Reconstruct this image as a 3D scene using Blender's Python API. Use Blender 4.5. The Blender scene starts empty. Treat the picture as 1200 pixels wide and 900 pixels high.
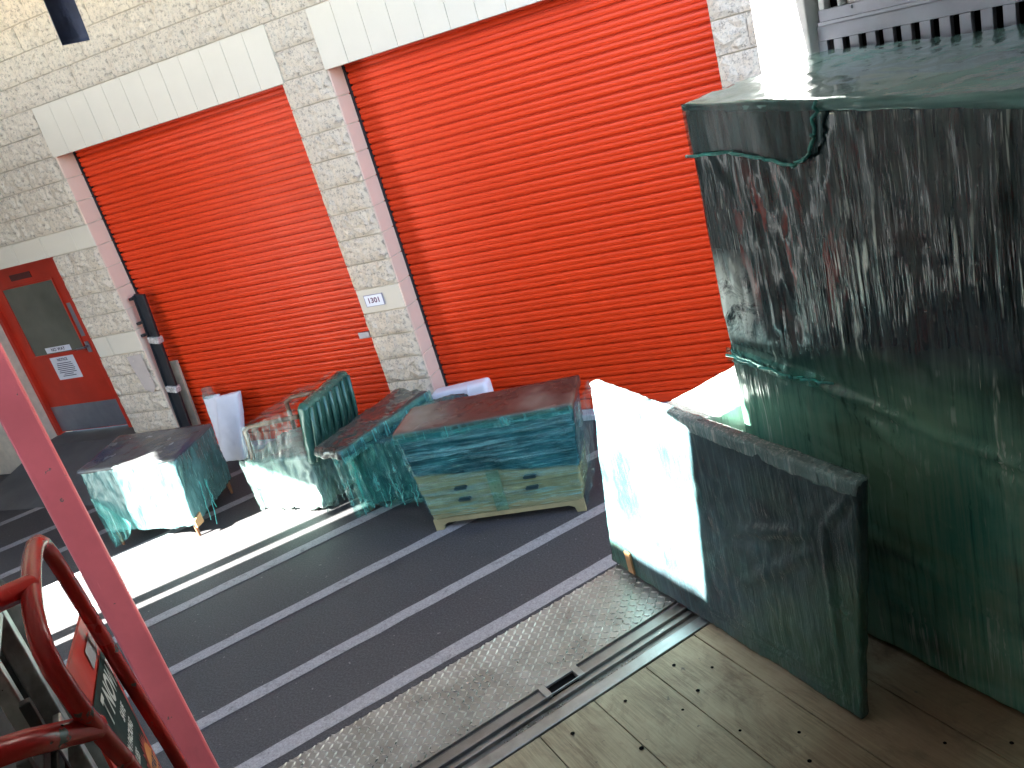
import bpy, bmesh, math, random
from mathutils import Vector, Matrix, noise
random.seed(7)
S = bpy.context.scene
COL = S.collection
PI = math.pi

# ---------------------------------------------------------------- camera
cd = bpy.data.cameras.new('camera')
cam = bpy.data.objects.new('camera', cd)
COL.objects.link(cam)
S.camera = cam
cd.sensor_fit = 'HORIZONTAL'
cd.sensor_width = 36.0
cd.lens = 30.0
cd.clip_start = 0.02
cd.clip_end = 600
RR = ((0.8968708, 0.3531586, -0.266274), (-0.1005633, -0.4234389, -0.9003258), (-0.4307085, 0.8342533, -0.3442552))
M = Matrix.Identity(4)
for i in range(3):
    M[i][0] = RR[0][i]
    M[i][1] = -RR[1][i]
    M[i][2] = -RR[2][i]
M[2][3] = 2.70
cam.matrix_world = M

# ---------------------------------------------------------------- light
SUN_AZ, SUN_EL = math.radians(46), math.radians(35)       # heading of the light, elevation
W = bpy.data.worlds.new('World')
S.world = W
W.use_nodes = True
wn = W.node_tree
sky = wn.nodes.new('ShaderNodeTexSky')
sky.sky_type = 'NISHITA'
sky.sun_disc = False
sky.sun_elevation = SUN_EL
sky.sun_rotation = math.atan2(-math.cos(SUN_AZ), -math.sin(SUN_AZ))
wn.links.new(sky.outputs[0], wn.nodes['Background'].inputs[0])
wn.nodes['Background'].inputs[1].default_value = 0.05
sd = bpy.data.lights.new('sun', 'SUN')
sd.energy = 5.0
sd.angle = math.radians(0.5)
sd.color = (1.0, 0.95, 0.86)
so = bpy.data.objects.new('sun', sd)
COL.objects.link(so)
so.rotation_euler = Vector((math.cos(SUN_AZ) * math.cos(SUN_EL), math.sin(SUN_AZ) * math.cos(SUN_EL), -math.sin(SUN_EL))).to_track_quat('-Z', 'Y').to_euler()
so.location = (0, 0, 12)
vs = S.view_settings
vs.view_transform = 'Standard'
vs.look = 'None'
vs.gamma = 1.0
vs.use_curve_mapping = False
vs.exposure = 4.85
S.cycles.max_bounces = 10
S.cycles.diffuse_bounces = 5
S.cycles.transparent_max_bounces = 16
S.cycles.use_denoising = True

# ---------------------------------------------------------------- helpers
TA = math.radians(141)
CX, CY = math.sin(TA), -math.cos(TA)
OX, OY = math.cos(TA), math.sin(TA)


def T(c, o, z):
    """truck frame (across, outward, up) to world"""
    return Vector((c * CX + o * OX, c * CY + o * OY, z))


def Wd(x, y, z):
    return Vector((x, y, z))


class MB:
    def __init__(s, xf=Wd):
        s.v = []
        s.f = []
        s.xf = xf

    def poly(s, pts, faces):
        b = len(s.v)
        s.v += [s.xf(*p) for p in pts]
        s.f += [[b + i for i in f] for f in faces]
        return s

    def hexa(s, p):
        return s.poly(p, [(0, 3, 2, 1), (4, 5, 6, 7), (0, 1, 5, 4), (1, 2, 6, 5), (2, 3, 7, 6), (3, 0, 4, 7)])

    def box(s, x0, x1, y0, y1, z0, z1):
        return s.hexa([(x0, y0, z0), (x1, y0, z0), (x1, y1, z0), (x0, y1, z0), (x0, y0, z1), (x1, y0, z1), (x1, y1, z1), (x0, y1, z1)])

    def prism(s, pts, d0, d1):
        """pts: list of 3-tuples forming a loop, extruded from offset d0 to d1 (3-tuples)"""
        n = len(pts)
        a = [tuple(p[k] + d0[k] for k in range(3)) for p in pts]
        b = [tuple(p[k] + d1[k] for k in range(3)) for p in pts]
        return s.poly(a + b, [tuple(range(n))[::-1], tuple(range(n, 2 * n))] + [(i, (i + 1) % n, n + (i + 1) % n, n + i) for i in range(n)])

    def tube(s, path, r, n=10):
        P = [s.xf(*p) for p in path]
        b = len(s.v)
        up = None
        for i, p in enumerate(P):
            d = (P[min(i + 1, len(P) - 1)] - P[max(i - 1, 0)]).normalized()
            if up is None:
                up = d.orthogonal().normalized()
            u = (up - d * up.dot(d)).normalized()
            up = u
            w = d.cross(u)
            rr = r[i] if isinstance(r, (list, tuple)) else r
            for k in range(n):
                a = 2 * PI * k / n
                s.v.append(p + (u * math.cos(a) + w * math.sin(a)) * rr)
        for i in range(len(P) - 1):
            for k in range(n):
                s.f.append([b + i * n + k, b + i * n + (k + 1) % n, b + (i + 1) * n + (k + 1) % n, b + (i + 1) * n + k])
        s.f.append([b + k for k in range(n)][::-1])
        s.f.append([b + (len(P) - 1) * n + k for k in range(n)])
        return s

    def mesh(s, name, org):
        me = bpy.data.meshes.new(name)
        me.from_pydata([tuple(v - org) for v in s.v], [], s.f)
        bm = bmesh.new()
        bm.from_mesh(me)
        bmesh.ops.recalc_face_normals(bm, faces=bm.faces)
        bm.to_mesh(me)
        bm.free()
        return me

    def build(s, name, m, parent=None, bev=0, smooth=False):
        me = s.mesh(name, worg(parent))
        return link(name, me, m, parent, bev, smooth)


def worg(p):
    v = Vector((0, 0, 0))
    while p is not None:
        v = v + p.location
        p = p.parent
    return v


def link(name, me, m, parent=None, bev=0, smooth=False):
    o = bpy.data.objects.new(name, me)
    COL.objects.link(o)
    if m is not None and len(me.materials) == 0:
        me.materials.append(m)
    if parent:
        o.parent = parent
    if smooth:
        for p in me.polygons:
            p.use_smooth = True
    if bev:
        b = o.modifiers.new('bevel', 'BEVEL')
        b.width = bev
        b.segments = 2
        b.limit_method = 'ANGLE'
        b.angle_limit = math.radians(40)
    return o


def tag(o, label=None, cat=None, group=None, kind=None):
    for k, v in (('label', label), ('category', cat), ('group', group), ('kind', kind)):
        if v:
            o[k] = v
    return o


def thing(name, loc, label, cat, group=None):
    o = bpy.data.objects.new(name, None)
    o.empty_display_size = 0.1
    COL.objects.link(o)
    o.location = loc
    return tag(o, label, cat, group)


# ---------------------------------------------------------------- materials
class NT:
    def __init__(s, name):
        s.m = bpy.data.materials.new(name)
        s.m.use_nodes = True
        s.t = s.m.node_tree
        s.b = s.t.nodes['Principled BSDF']
        s.out = s.t.nodes['Material Output']
        s.co = None

    def n(s, typ, ins=None, **at):
        x = s.t.nodes.new('ShaderNode' + typ)
        for k, v in at.items():
            setattr(x, k, v)
        for k, v in (ins or {}).items():
            s.set(x.inputs[k], v)
        return x

    def set(s, sock, v):
        if hasattr(v, 'links') or isinstance(v, bpy.types.NodeSocket):
            s.t.links.new(v, sock)
        else:
            if isinstance(v, (tuple, list)) and len(v) == 3 and sock.type == 'RGBA':
                v = (*v, 1)
            sock.default_value = v

    def coord(s, scale=(1, 1, 1), rot=(0, 0, 0)):
        if s.co is None:
            s.co = s.n('TexCoord').outputs['Object']
        v = s.co
        if rot != (0, 0, 0):
            v = s.n('Mapping', {'Vector': v, 'Rotation': rot}).outputs[0]
        return s.n('Mapping', {'Vector': v, 'Scale': scale}).outputs[0]

    def noise(s, scale=5, detail=4, rough=.55, sc=(1, 1, 1), rot=(0, 0, 0), dist=0):
        return s.n('TexNoise', {'Vector': s.coord(sc, rot), 'Scale': scale, 'Detail': detail, 'Roughness': rough, 'Distortion': dist}).outputs['Fac']

    def ramp(s, fac, *stops):
        r = s.n('ValToRGB', {'Fac': fac})
        e = r.color_ramp.elements
        while len(e) < len(stops):
            e.new(.5)
        for i, (p, c) in enumerate(stops):
            e[i].position = p
            e[i].color = (c, c, c, 1) if isinstance(c, (int, float)) else (*c, 1)
        return r.outputs['Color']

    def mix(s, f, a, b):
        x = s.n('Mix', data_type='RGBA')
        s.set(x.inputs['Factor'], f)
        s.set(x.inputs['A'], a)
        s.set(x.inputs['B'], b)
        return x.outputs['Result']

    def math(s, op, a, b=0.0, c=0.0):
        x = s.n('Math', operation=op)
        s.set(x.inputs[0], a)
        s.set(x.inputs[1], b)
        s.set(x.inputs[2], c)
        return x.outputs[0]

    def bump(s, h, strength=.3, dist=.01, normal=None):
        d = {'Height': h, 'Strength': strength, 'Distance': dist}
        if normal is not None:
            d['Normal'] = normal
        return s.n('Bump', d).outputs[0]

    def p(s, **k):
        for a, v in k.items():
            s.set(s.b.inputs[a.replace('_', ' ')], v)
        return s.m


def plain(name, col, rough=.5, metal=0, var=.15, scale=6, bump=0, bscale=80, spec=.5):
    t = NT(name)
    n = t.noise(scale, 5)
    c = t.mix(t.ramp(n, (.3, 0), (.7, 1)), tuple(x * (1 - var) for x in col), tuple(min(1, x * (1 + var)) for x in col))
    k = dict(Base_Color=c, Roughness=t.math('ADD', t.math('MULTIPLY', t.noise(scale * 3, 3), .25), rough - .125), Metallic=metal)
    t.b.inputs['Specular IOR Level'].default_value = spec
    if bump:
        k['Normal'] = t.bump(t.noise(bscale, 4), bump, .004)
    return t.p(**k)


def m_asphalt():
    t = NT('asphalt')
    big = t.noise(.9, 5, .6)
    fine = t.noise(85, 4, .75)
    c = t.mix(big, (.019, .019, .0215), (.032, .032, .035))
    c = t.mix(t.ramp(fine, (.42, 0), (.75, .9)), c, (.075, .076, .082))
    scuff = t.ramp(t.noise(9, 6, .7, (1, 2.5, 1), dist=.6), (.63, 0), (.78, .5))
    c = t.mix(scuff, c, (.06, .06, .067))
    stain = t.ramp(t.noise(1.7, 4, .6), (.60, 0), (.74, .6))
    c = t.mix(stain, c, (.018, .018, .021))
    bits = t.ramp(t.noise(30, 2, .5), (.715, 0), (.735, .7))
    c = t.mix(bits, c, (.16, .16, .15))
    return t.p(Base_Color=c, Roughness=.72, Normal=t.bump(fine, .45, .006))


def m_paint():
    t = NT('road_paint')
    fine = t.noise(120, 3, .7)
    wear = t.ramp(t.noise(11, 8, .8), (.54, 0), (.66, .8))
    c = t.mix(t.ramp(fine, (.35, 0), (.7, 1)), (.17, .17, .18), (.30, .30, .31))
    c = t.mix(wear, c, (.085, .085, .09))
    dots = t.ramp(t.noise(60, 4, .7), (.58, 0), (.66, .8))
    c = t.mix(dots, c, (.11, .11, .115))
    return t.p(Base_Color=c, Roughness=.75, Normal=t.bump(fine, .4, .004))


def m_block(name, a, b, pit, rough_bump):
    t = NT(name)
    n = t.noise(5, 5, .6)
    c = t.mix(n, a, b)
    if pit:
        g = t.noise(42, 7, .82, dist=.15)
        c = t.mix(t.ramp(g, (.50, 0), (.62, pit)), c, (.33, .265, .205))
        g2 = t.noise(4.2, 4, .6)
        c = t.mix(t.ramp(g2, (.57, 0), (.76, .4 * pit)), c, (.42, .385, .345))
        h = t.math('ADD', t.math('MULTIPLY', g, 1.0), t.math('MULTIPLY', t.noise(120, 3), .35))
        nb = t.bump(h, rough_bump, .02)
    else:
        sp = t.ramp(t.noise(40, 4, .7), (.68, 0), (.76, .4))
        c = t.mix(sp, c, (.42, .40, .38))
        nb = t.bump(t.noise(90, 4), rough_bump, .004)
    return t.p(Base_Color=c, Roughness=.85, Normal=nb)


def m_redslat():
    t = NT('red_slat_paint')
    n = t.noise(2.0, 5, .6, (.6, 1, 2.5))
    c = t.mix(n, (.57, .034, .006), (.71, .052, .009))
    t.b.inputs['Specular IOR Level'].default_value = .22
    d = t.ramp(t.noise(3, 5, .7, (.35, 1, 3)), (.55, 0), (.75, .5))
    c = t.mix(d, c, (.36, .02, .012))
    return t.p(Base_Color=c, Roughness=t.math('ADD', t.math('MULTIPLY', t.noise(4, 4), .25), .27), Normal=t.bump(t.noise(3, 3, .5, (.5, 1, 1)), .05, .01))


def m_board():
    t = NT('weathered_floor_board')
    rot = (0, 0, -TA)
    grain = t.noise(6, 8, .7, (1.2, 26, 1), rot, .4)
    big = t.noise(2.2, 5, .65, rot=rot)
    c = t.mix(t.ramp(grain, (.3, 0), (.72, 1)), (.15, .12, .075), (.41, .35, .23))
    c = t.mix(t.ramp(big, (.42, 0), (.66, .85)), c, (.44, .395, .27))
    brown = t.ramp(t.noise(1.5, 3, .5, rot=rot), (.47, 0), (.66, .85))
    c = t.mix(brown, c, (.18, .105, .062))
    scr = t.ramp(t.noise(10, 4, .7, (1.0, 45, 1), rot, .3), (.66, 0), (.74, .7))
    c = t.mix(scr, c, (.07, .06, .05))
    grime = t.ramp(t.noise(4.5, 7, .75, (1, 2, 1), rot, .8), (.50, 0), (.70, .75))
    c = t.mix(grime, c, (.125, .085, .055))
    spot = t.ramp(t.noise(42, 3, .6), (.70, 0), (.76, .8))
    c = t.mix(spot, c, (.08, .075, .065))
    return t.p(Base_Color=c, Roughness=.62, Normal=t.bump(grain, .25, .006))


def m_steel(name, col=(.42, .43, .43), rough=.38, rot=(0, 0, -TA)):
    t = NT(name)
    n = t.noise(7, 6, .65, dist=.3)
    l = t.noise(5, 5, .6, (1, 1, 1), rot)
    sc = t.noise(9, 5, .7, (40, 1.2, 1), rot)
    c = t.mix(t.ramp(n, (.35, 0), (.7, 1)), tuple(x * .62 for x in col), col)
    c = t.mix(t.ramp(l, (.56, 0), (.74, .55)), c, (.17, .135, .11))
    c = t.mix(t.ramp(sc, (.6, 0), (.75, .4)), c, tuple(min(1, x * 1.4) for x in col))
    return t.p(Base_Color=c, Metallic=.85, Roughness=t.math('ADD', t.math('MULTIPLY', n, .35), rough - .15), Normal=t.bump(t.noise(70, 4), .12, .003))


def m_wrap(name, A, B=None, zsplit=None, slope=(0, 0), az=0, vert=True, pale=(.16, .30, .30), pamt=.5, freq=1.0, rough=.22, bs=.5, blotch=.35, zsoft=.015, spec=.55, tint2=None, coat=.35, sss=0):
    """stretch film pulled over something: colour below, streaks and bunches of the film on top"""
    t = NT(name)
    rot = (0, 0, -az)
    big = t.noise(2.6, 4, .6)
    c = t.mix(t.ramp(big, (.35, 0), (.68, 1)), tuple(x * (1 - blotch) for x in A), tuple(x * (1 + blotch) for x in A))
    if tint2:
        c = t.mix(t.ramp(t.noise(1.8, 3, .5), (.48, 0), (.62, .9)), c, tint2)
    if B:
        xyz = t.n('SeparateXYZ', {'Vector': t.coord((1, 1, 1), rot)})
        z = t.math('ADD', xyz.outputs['Z'], t.math('MULTIPLY', xyz.outputs['X'], slope[0]))
        z = t.math('ADD', z, t.math('MULTIPLY', t.math('SUBTRACT', t.noise(3.2, 3), .5), slope[1]))
        f = t.n('MapRange', {'Value': z, 'From Min': zsplit - zsoft, 'From Max': zsplit + zsoft}).outputs[0]
        gb = t.noise(1.1, 4, .6, (1, 1, 14), rot)
        cb = t.mix(gb, tuple(x * .75 for x in B), tuple(x * 1.2 for x in B))
        c = t.mix(f, cb, c)
    s1 = (34, 34, 1.5) if vert else (1.6, 1.6, 42)
    s2 = (90, 90, 5) if vert else (5, 5, 110)
    st = t.noise(1.0 * freq, 4, .6, s1, rot, .5)
    st2 = t.noise(1.0 * freq, 3, .6, s2, rot, .3)
    patch = t.ramp(t.noise(3.4, 4, .6), (.36, .1), (.66, 1))
    l1 = t.ramp(st, (.53, 0), (.74, 1))
    l2 = t.ramp(st2, (.56, 0), (.78, 1))
    pm = t.math('MULTIPLY', t.math('MULTIPLY', t.math('ADD', l1, l2), patch), pamt)
    c = t.mix(t.math('MINIMUM', pm, .85), c, pale)
    h = t.math('ADD', t.math('MULTIPLY', st, 1.0), t.math('MULTIPLY', st2, .45))
    wr = t.noise(11, 5, .6, (1, 1, .6) if vert else (.6, .6, 1), rot, 1.2)
    nb = t.bump(h, bs, .012)
    nb = t.bump(wr, .22, .02, nb)
    t.b.inputs['Specular IOR Level'].default_value = spec
    t.b.inputs['Coat Weight'].default_value = coat
    t.b.inputs['Specular Tint'].default_value = (.45, .85, .85, 1)
    t.b.inputs['Coat Roughness'].default_value = .05
    if sss:
        t.b.inputs['Subsurface Weight'].default_value = sss
        t.b.inputs['Subsurface Radius'].default_value = (.15, 1.0, .95)
        t.b.inputs['Subsurface Scale'].default_value = .05
    t.set(t.b.inputs['Coat Normal'], t.bump(h, bs * .8, .01))
    return t.p(Base_Color=c, Roughness=t.math('ADD', t.math('MULTIPLY', st2, .25), rough - .1), Normal=nb)


def m_film(name, tint=(.62, .93, .88), body=(.10, .38, .36), base=.14, amt=.75, vert=True, az=0, freq=1.0):
    t = NT(name)
    rot = (0, 0, -az)
    s1 = (26, 26, 2) if vert else (2, 2, 30)
    st = t.noise(freq, 5, .65, s1, rot, .8)
    f = t.math('ADD', t.math('MULTIPLY', t.ramp(st, (.48, 0), (.74, 1)), amt), base)
    tr = t.n('BsdfTransparent', {'Color': tint})
    t.p(Base_Color=body, Roughness=.2, Normal=t.bump(st, .6, .01))
    t.b.inputs['Coat Weight'].default_value = .5
    mx = t.n('MixShader')
    t.set(mx.inputs[0], f)
    t.t.links.new(tr.outputs[0], mx.inputs[1])
    t.t.links.new(t.b.outputs[0], mx.inputs[2])
    t.t.links.new(mx.outputs[0], t.out.inputs[0])
    return t.m


def m_bigbox():
    t = NT('wrap_big_box')
    rot = (0, 0, -TA)
    xyz = t.n('SeparateXYZ', {'Vector': t.coord((1, 1, 1), rot)})
    X, Z = xyz.outputs['X'], xyz.outputs['Z']
    n1 = t.noise(2.4, 5, .6, dist=.4)
    n2 = t.noise(1.5, 4, .6, (1, 1, 1.6), rot)
    n3 = t.noise(1.3, 3, .6, (.7, 1, 2.2), rot)
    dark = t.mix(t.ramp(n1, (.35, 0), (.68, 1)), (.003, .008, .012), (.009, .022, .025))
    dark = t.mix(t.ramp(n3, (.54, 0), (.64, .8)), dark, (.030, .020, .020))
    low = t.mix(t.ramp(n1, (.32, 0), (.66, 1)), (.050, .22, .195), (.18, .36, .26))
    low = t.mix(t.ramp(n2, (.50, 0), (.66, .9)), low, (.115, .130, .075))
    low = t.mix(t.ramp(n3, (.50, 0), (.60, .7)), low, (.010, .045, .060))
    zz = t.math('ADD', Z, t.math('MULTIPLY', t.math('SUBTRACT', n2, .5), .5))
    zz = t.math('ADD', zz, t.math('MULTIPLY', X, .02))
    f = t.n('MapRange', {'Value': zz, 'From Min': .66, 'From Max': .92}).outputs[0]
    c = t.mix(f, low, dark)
    fin = t.noise(1.0, 4, .6, (70, 70, 2.2), rot, .25)
    c = t.mix(t.ramp(fin, (.46, 0), (.66, .55)), c, t.mix(f, (.20, .34, .27), (.050, .085, .085)))
    c = t.mix(t.ramp(fin, (.30, .55), (.44, 0)), c, (.006, .014, .016))
    # bunched film creases: glints painted as short pale upright streaks
    sA = t.noise(1.0, 3, .55, (46, 46, 3.2), rot, .35)
    sB = t.noise(1.0, 2, .5, (120, 120, 6), rot, .2)
    band = t.math('MULTIPLY', t.n('MapRange', {'Value': Z, 'From Min': .62, 'From Max': .85}).outputs[0],
                  t.n('MapRange', {'Value': Z, 'From Min': 1.36, 'From Max': 1.08}).outputs[0])
    clump = t.ramp(t.noise(3.0, 4, .65, (1, 1, 1), rot), (.47, .0), (.60, 1))
    lo = t.math('ADD', t.math('MULTIPLY', band, .65), .35)
    m = t.math('MULTIPLY', t.math('MULTIPLY', lo, clump), t.math('MAXIMUM', t.ramp(sA, (.61, 0), (.67, 1)), t.ramp(sB, (.65, 0), (.70, .9))))
    c = t.mix(m, c, (.60, .70, .66))
    rx = t.math('MULTIPLY', t.n('MapRange', {'Value': X, 'From Min': .22, 'From Max': .36}).outputs[0], t.n('MapRange', {'Value': X, 'From Min': .66, 'From Max': .52}).outputs[0])  # red streaks painted in as reflections of the red doors
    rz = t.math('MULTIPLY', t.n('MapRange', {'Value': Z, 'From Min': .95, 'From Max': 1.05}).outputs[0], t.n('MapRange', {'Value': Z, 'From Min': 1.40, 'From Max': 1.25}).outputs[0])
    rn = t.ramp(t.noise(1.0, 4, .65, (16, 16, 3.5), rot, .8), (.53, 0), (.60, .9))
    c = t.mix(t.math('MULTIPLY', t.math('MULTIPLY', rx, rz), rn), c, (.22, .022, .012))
    # crumpled film at the outer end, a sunlit patch painted in pale
    xo = t.n('MapRange', {'Value': X, 'From Min': .55, 'From Max': .68}).outputs[0]
    zo = t.math('MULTIPLY', t.n('MapRange', {'Value': Z, 'From Min': .86, 'From Max': .93}).outputs[0], t.n('MapRange', {'Value': Z, 'From Min': 1.14, 'From Max': 1.04}).outputs[0])
    cr = t.ramp(t.noise(9, 5, .7, dist=1.5), (.42, 0), (.55, 1))
    c = t.mix(t.math('MULTIPLY', t.math('MULTIPLY', xo, zo), cr), c, (.55, .66, .62))
    h = t.math('ADD', t.math('MULTIPLY', sA, 1.0), t.math('MULTIPLY', sB, .5))
    nb = t.bump(h, t.math('MULTIPLY', t.math('ADD', t.math('MULTIPLY', band, .6), .18), t.math('ADD', t.math('MULTIPLY', clump, .85), .15)), .012)
    nb = t.bump(t.noise(5, 3, .5, (1, 1, .35), rot, .5), .12, .03, nb)
    t.b.inputs['Specular Tint'].default_value = (.6, .9, .9, 1)
    t.b.inputs['Coat Weight'].default_value = .55
    t.b.inputs['Specular IOR Level'].default_value = .3
    t.b.inputs['Coat Roughness'].default_value = .04
    t.set(t.b.inputs['Coat Normal'], nb)
    return t.p(Base_Color=c, Roughness=.22, Normal=nb)


def m_roof():
    t = NT('translucent_roof')
    tl = t.n('BsdfTranslucent', {'Color': (.004, .0042, .004, 1)})  # translucency added to fill the truck interior with light
    t.p(Base_Color=(.7, .7, .68, 1), Roughness=.6)
    ad = t.n('AddShader')
    t.t.links.new(tl.outputs[0], ad.inputs[0])
    t.t.links.new(t.b.outputs[0], ad.inputs[1])
    t.t.links.new(ad.outputs[0], t.out.inputs[0])
    return t.m


M_ROOF = m_roof()
def m_chipped(name, col, rough, th=.69):
    t = NT(name)
    n = t.noise(3, 5, .6)
    c = t.mix(t.ramp(n, (.35, 0), (.68, 1)), tuple(x * .82 for x in col), tuple(min(1, x * 1.12) for x in col))
    gr = t.ramp(t.noise(9, 6, .7, (1, 1, .35)), (.55, 0), (.75, .45))
    c = t.mix(gr, c, tuple(x * .45 + .01 for x in col))
    chip = t.ramp(t.noise(24, 4, .6), (th, 0), (th + .015, 1))
    c = t.mix(chip, c, (.09, .06, .055))
    sc = t.ramp(t.noise(6, 4, .7, (14, 14, 1)), (.68, 0), (.74, .5))
    c = t.mix(sc, c, tuple(min(1, x * 1.3 + .05) for x in col))
    return t.p(Base_Color=c, Roughness=t.math('ADD', t.math('MULTIPLY', n, .2), rough - .1), Normal=t.bump(t.math('SUBTRACT', 1.0, chip), .4, .003))


M_ASPH = m_asphalt()
M_PAINT = m_paint()
M_ROUGH = m_block('split_face_block', (.72, .60, .46), (.80, .69, .55), 1.0, 1.0)
M_SMOOTH = m_block('smooth_painted_block', (.565, .50, .40), (.625, .555, .45), 0, .12)
M_REVEAL = m_block('pink_beige_block', (.68, .50, .39), (.74, .55, .44), 0, .12)
M_MORTAR = plain('mortar', (.60, .51, .40), .9, var=.12, scale=12, bump=.3)
M_PATCH = plain('tan_patch_paint', (.44, .37, .33), .8, var=.12)
M_SLAT = m_redslat()
M_DOOR = plain('red_door_paint', (.50, .028, .010), .4, var=.15, scale=3, bump=.05)
M_DKMET = plain('dark_steel', (.035, .035, .04), .45, .6, bump=.1)
M_GREYMET = plain('grey_sheet_metal', (.30, .31, .35), .42, .7, var=.12, bump=.06)
M_CONC = plain('dark_concrete', (.085, .083, .083), .8, var=.2, scale=2.5, bump=.35, bscale=50)
M_CURB = plain('pale_curb', (.40, .40, .43), .8, var=.15, bump=.2)
M_GLASS = plain('dark_wired_glass', (.12, .118, .09), .12, var=.2, scale=2)
M_PAPER = plain('paper', (.74, .73, .76), .7, var=.05)
M_INK = plain('ink', (.06, .05, .09), .7, var=.05)
M_WHITEP = plain('white_truck_paint', (.74, .75, .76), .42, var=.06, bump=.05)
M_GREYPANEL = plain('grey_wall_panel', (.58, .58, .56), .5, var=.08, bump=.05)
M_RAIL = plain('galvanised_rail', (.36, .39, .46), .42, .6, var=.15, bump=.1)
M_DARK = plain('dark_void', (.008, .008, .009), .9, var=.2, spec=0)
M_BOARD = m_board()
M_PLATE = m_steel('tread_plate', (.46, .47, .455), .40)
M_STEEL = m_steel('scuffed_steel', (.36, .35, .34), .38)
M_STRIP = m_steel('bright_sill_strip', (.48, .51, .52), .36)
M_GRIT = plain('gravel_grit', (.28, .27, .23), .9, var=.6, scale=60, bump=.8)
M_POST = m_chipped('red_post_paint', (.40, .085, .10), .42)
M_RED = m_chipped('red_tube_paint', (.46, .018, .016), .26, .67)
M_REDPL = plain('bright_red_plate', (.62, .03, .015), .4, var=.12)
M_ALU = plain('worn_aluminium', (.45, .46, .46), .33, .8, var=.35, scale=22, bump=.3)
M_BLKPL = plain('dark_plastic', (.030, .032, .034), .5, var=.3, bump=.15)
M_RUBBER = plain('rubber', (.018, .018, .018), .75, var=.4, scale=20, bump=.3)
M_STK = plain('dark_green_sticker', (.006, .028, .027), .6, var=.1, spec=.2)
M_STKW = plain('sticker_white', (.70, .74, .74), .5, var=.04)
M_ORANGE = plain('sticker_orange', (.72, .27, .07), .5, var=.06)
M_BURST = plain('sticker_burst_red', (.42, .05, .04), .5, var=.1)
M_NAVY = plain('navy_webbing', (.025, .045, .12), .7, var=.3, scale=30, bump=.3, bscale=200)
M_FOAM = plain('white_foam', (.66, .67, .72), .6, var=.06, scale=5, bump=.12, bscale=20)
M_WHPL = plain('white_plastic', (.72, .71, .76), .35, var=.05)
M_WOODP = plain('pale_plank', (.42, .34, .25), .6, var=.2, scale=10, bump=.15)
M_LEG = plain('brown_leg', (.16, .065, .03), .4, var=.25)
M_BLACK = plain('black_rail_paint', (.012, .014, .018), .35, var=.3)
M_TAPE = plain('silver_tape', (.50, .47, .44), .25, .3, var=.4, scale=40, bump=.5, bscale=40)
M_CONCL = plain('weathered_concrete', (.15, .145, .14), .85, var=.12, bump=.25, bscale=30)
M_KRAFT = plain('kraft_cardboard', (.36, .20, .09), .7, var=.15)

# ---------------------------------------------------------------- ground
g = MB()
g.poly([(-250, -250, 0), (250, -250, 0), (250, 250, 0), (-250, 250, 0)], [(0, 1, 2, 3)])
ground = tag(g.build('ground', M_ASPH), kind='structure', label='dark grey asphalt yard in front of the storage doors')
SA = math.radians(49.5)
for (o0, half, c0, c1) in ((3.71, .052, -2.6, 2.5), (4.235, .046, -2.6, 3.3), (4.89, .047, -2.8, 3.2), (5.60, .05, -2.8, 2.9), (6.28, .05, -2.8, 2.2),
                           (6.935, .05, -2.8, 1.6), (7.60, .05, -2.8, 1.0), (8.24, .05, -2.6, .55), (8.97, .05, -2.6, .1), (9.66, .05, -2.6, -.5)):
    s = MB()
    n = 40
    vv = []
    for i in range(n + 1):
        c = c0 + (c1 - c0) * i / n
        o = o0 - (c - .6) * math.tan(math.radians(1.5))
        for sg in (-1, 1):
            j = half + .007 * noise.noise(Vector((c * 7, o0 * 9, sg * 5)))
            p = T(c, o + sg * j, .004)
            vv.append(tuple(p))
    s.poly(vv, [(2 * i, 2 * i + 2, 2 * i + 3, 2 * i + 1) for i in range(n)])
    tag(s.build('painted_stripe', M_PAINT, ground), kind='structure')

# ---------------------------------------------------------------- storage building
YF = 5.55       # block faces
bld = thing('storage_building', (-4.0, 5.7, 0), 'cream split-face block storage building with red doors behind the furniture', 'building')
X1, X2, X3, X4 = -6.47, -3.98, -3.57, -0.91        # door 1 left/right, door 2 left/right
ZH = 2.985
core = MB()
core.box(-14, 3.5, 5.565, 5.725, ZH, 5.6)
core.box(-7.06, X1, 5.565, 5.725, 0, ZH - .001)
core.box(X2, X3, 5.565, 5.725, 0, ZH - .001)
core.box(X4, 3.5, 5.565, 5.725, 0, ZH - .001)
core.box(-14, -8.85, 5.565, 6.2, 0, ZH - .001)
core.box(-8.849, -7.061, 5.565, 5.725, 2.215, ZH - .001)
core.box(-7.10, -7.058, 5.726, 6.2, 0, 2.6)
core.box(-8.849, -7.101, 5.726, 6.2, 2.215, 2.6)
core.box(-14, 3.5, 5.9, 6.1, 3.1, 5.6)
core.build('wall', M_MORTAR, bld)

MOD, CH = .4064, .2032
cache = {}


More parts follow.
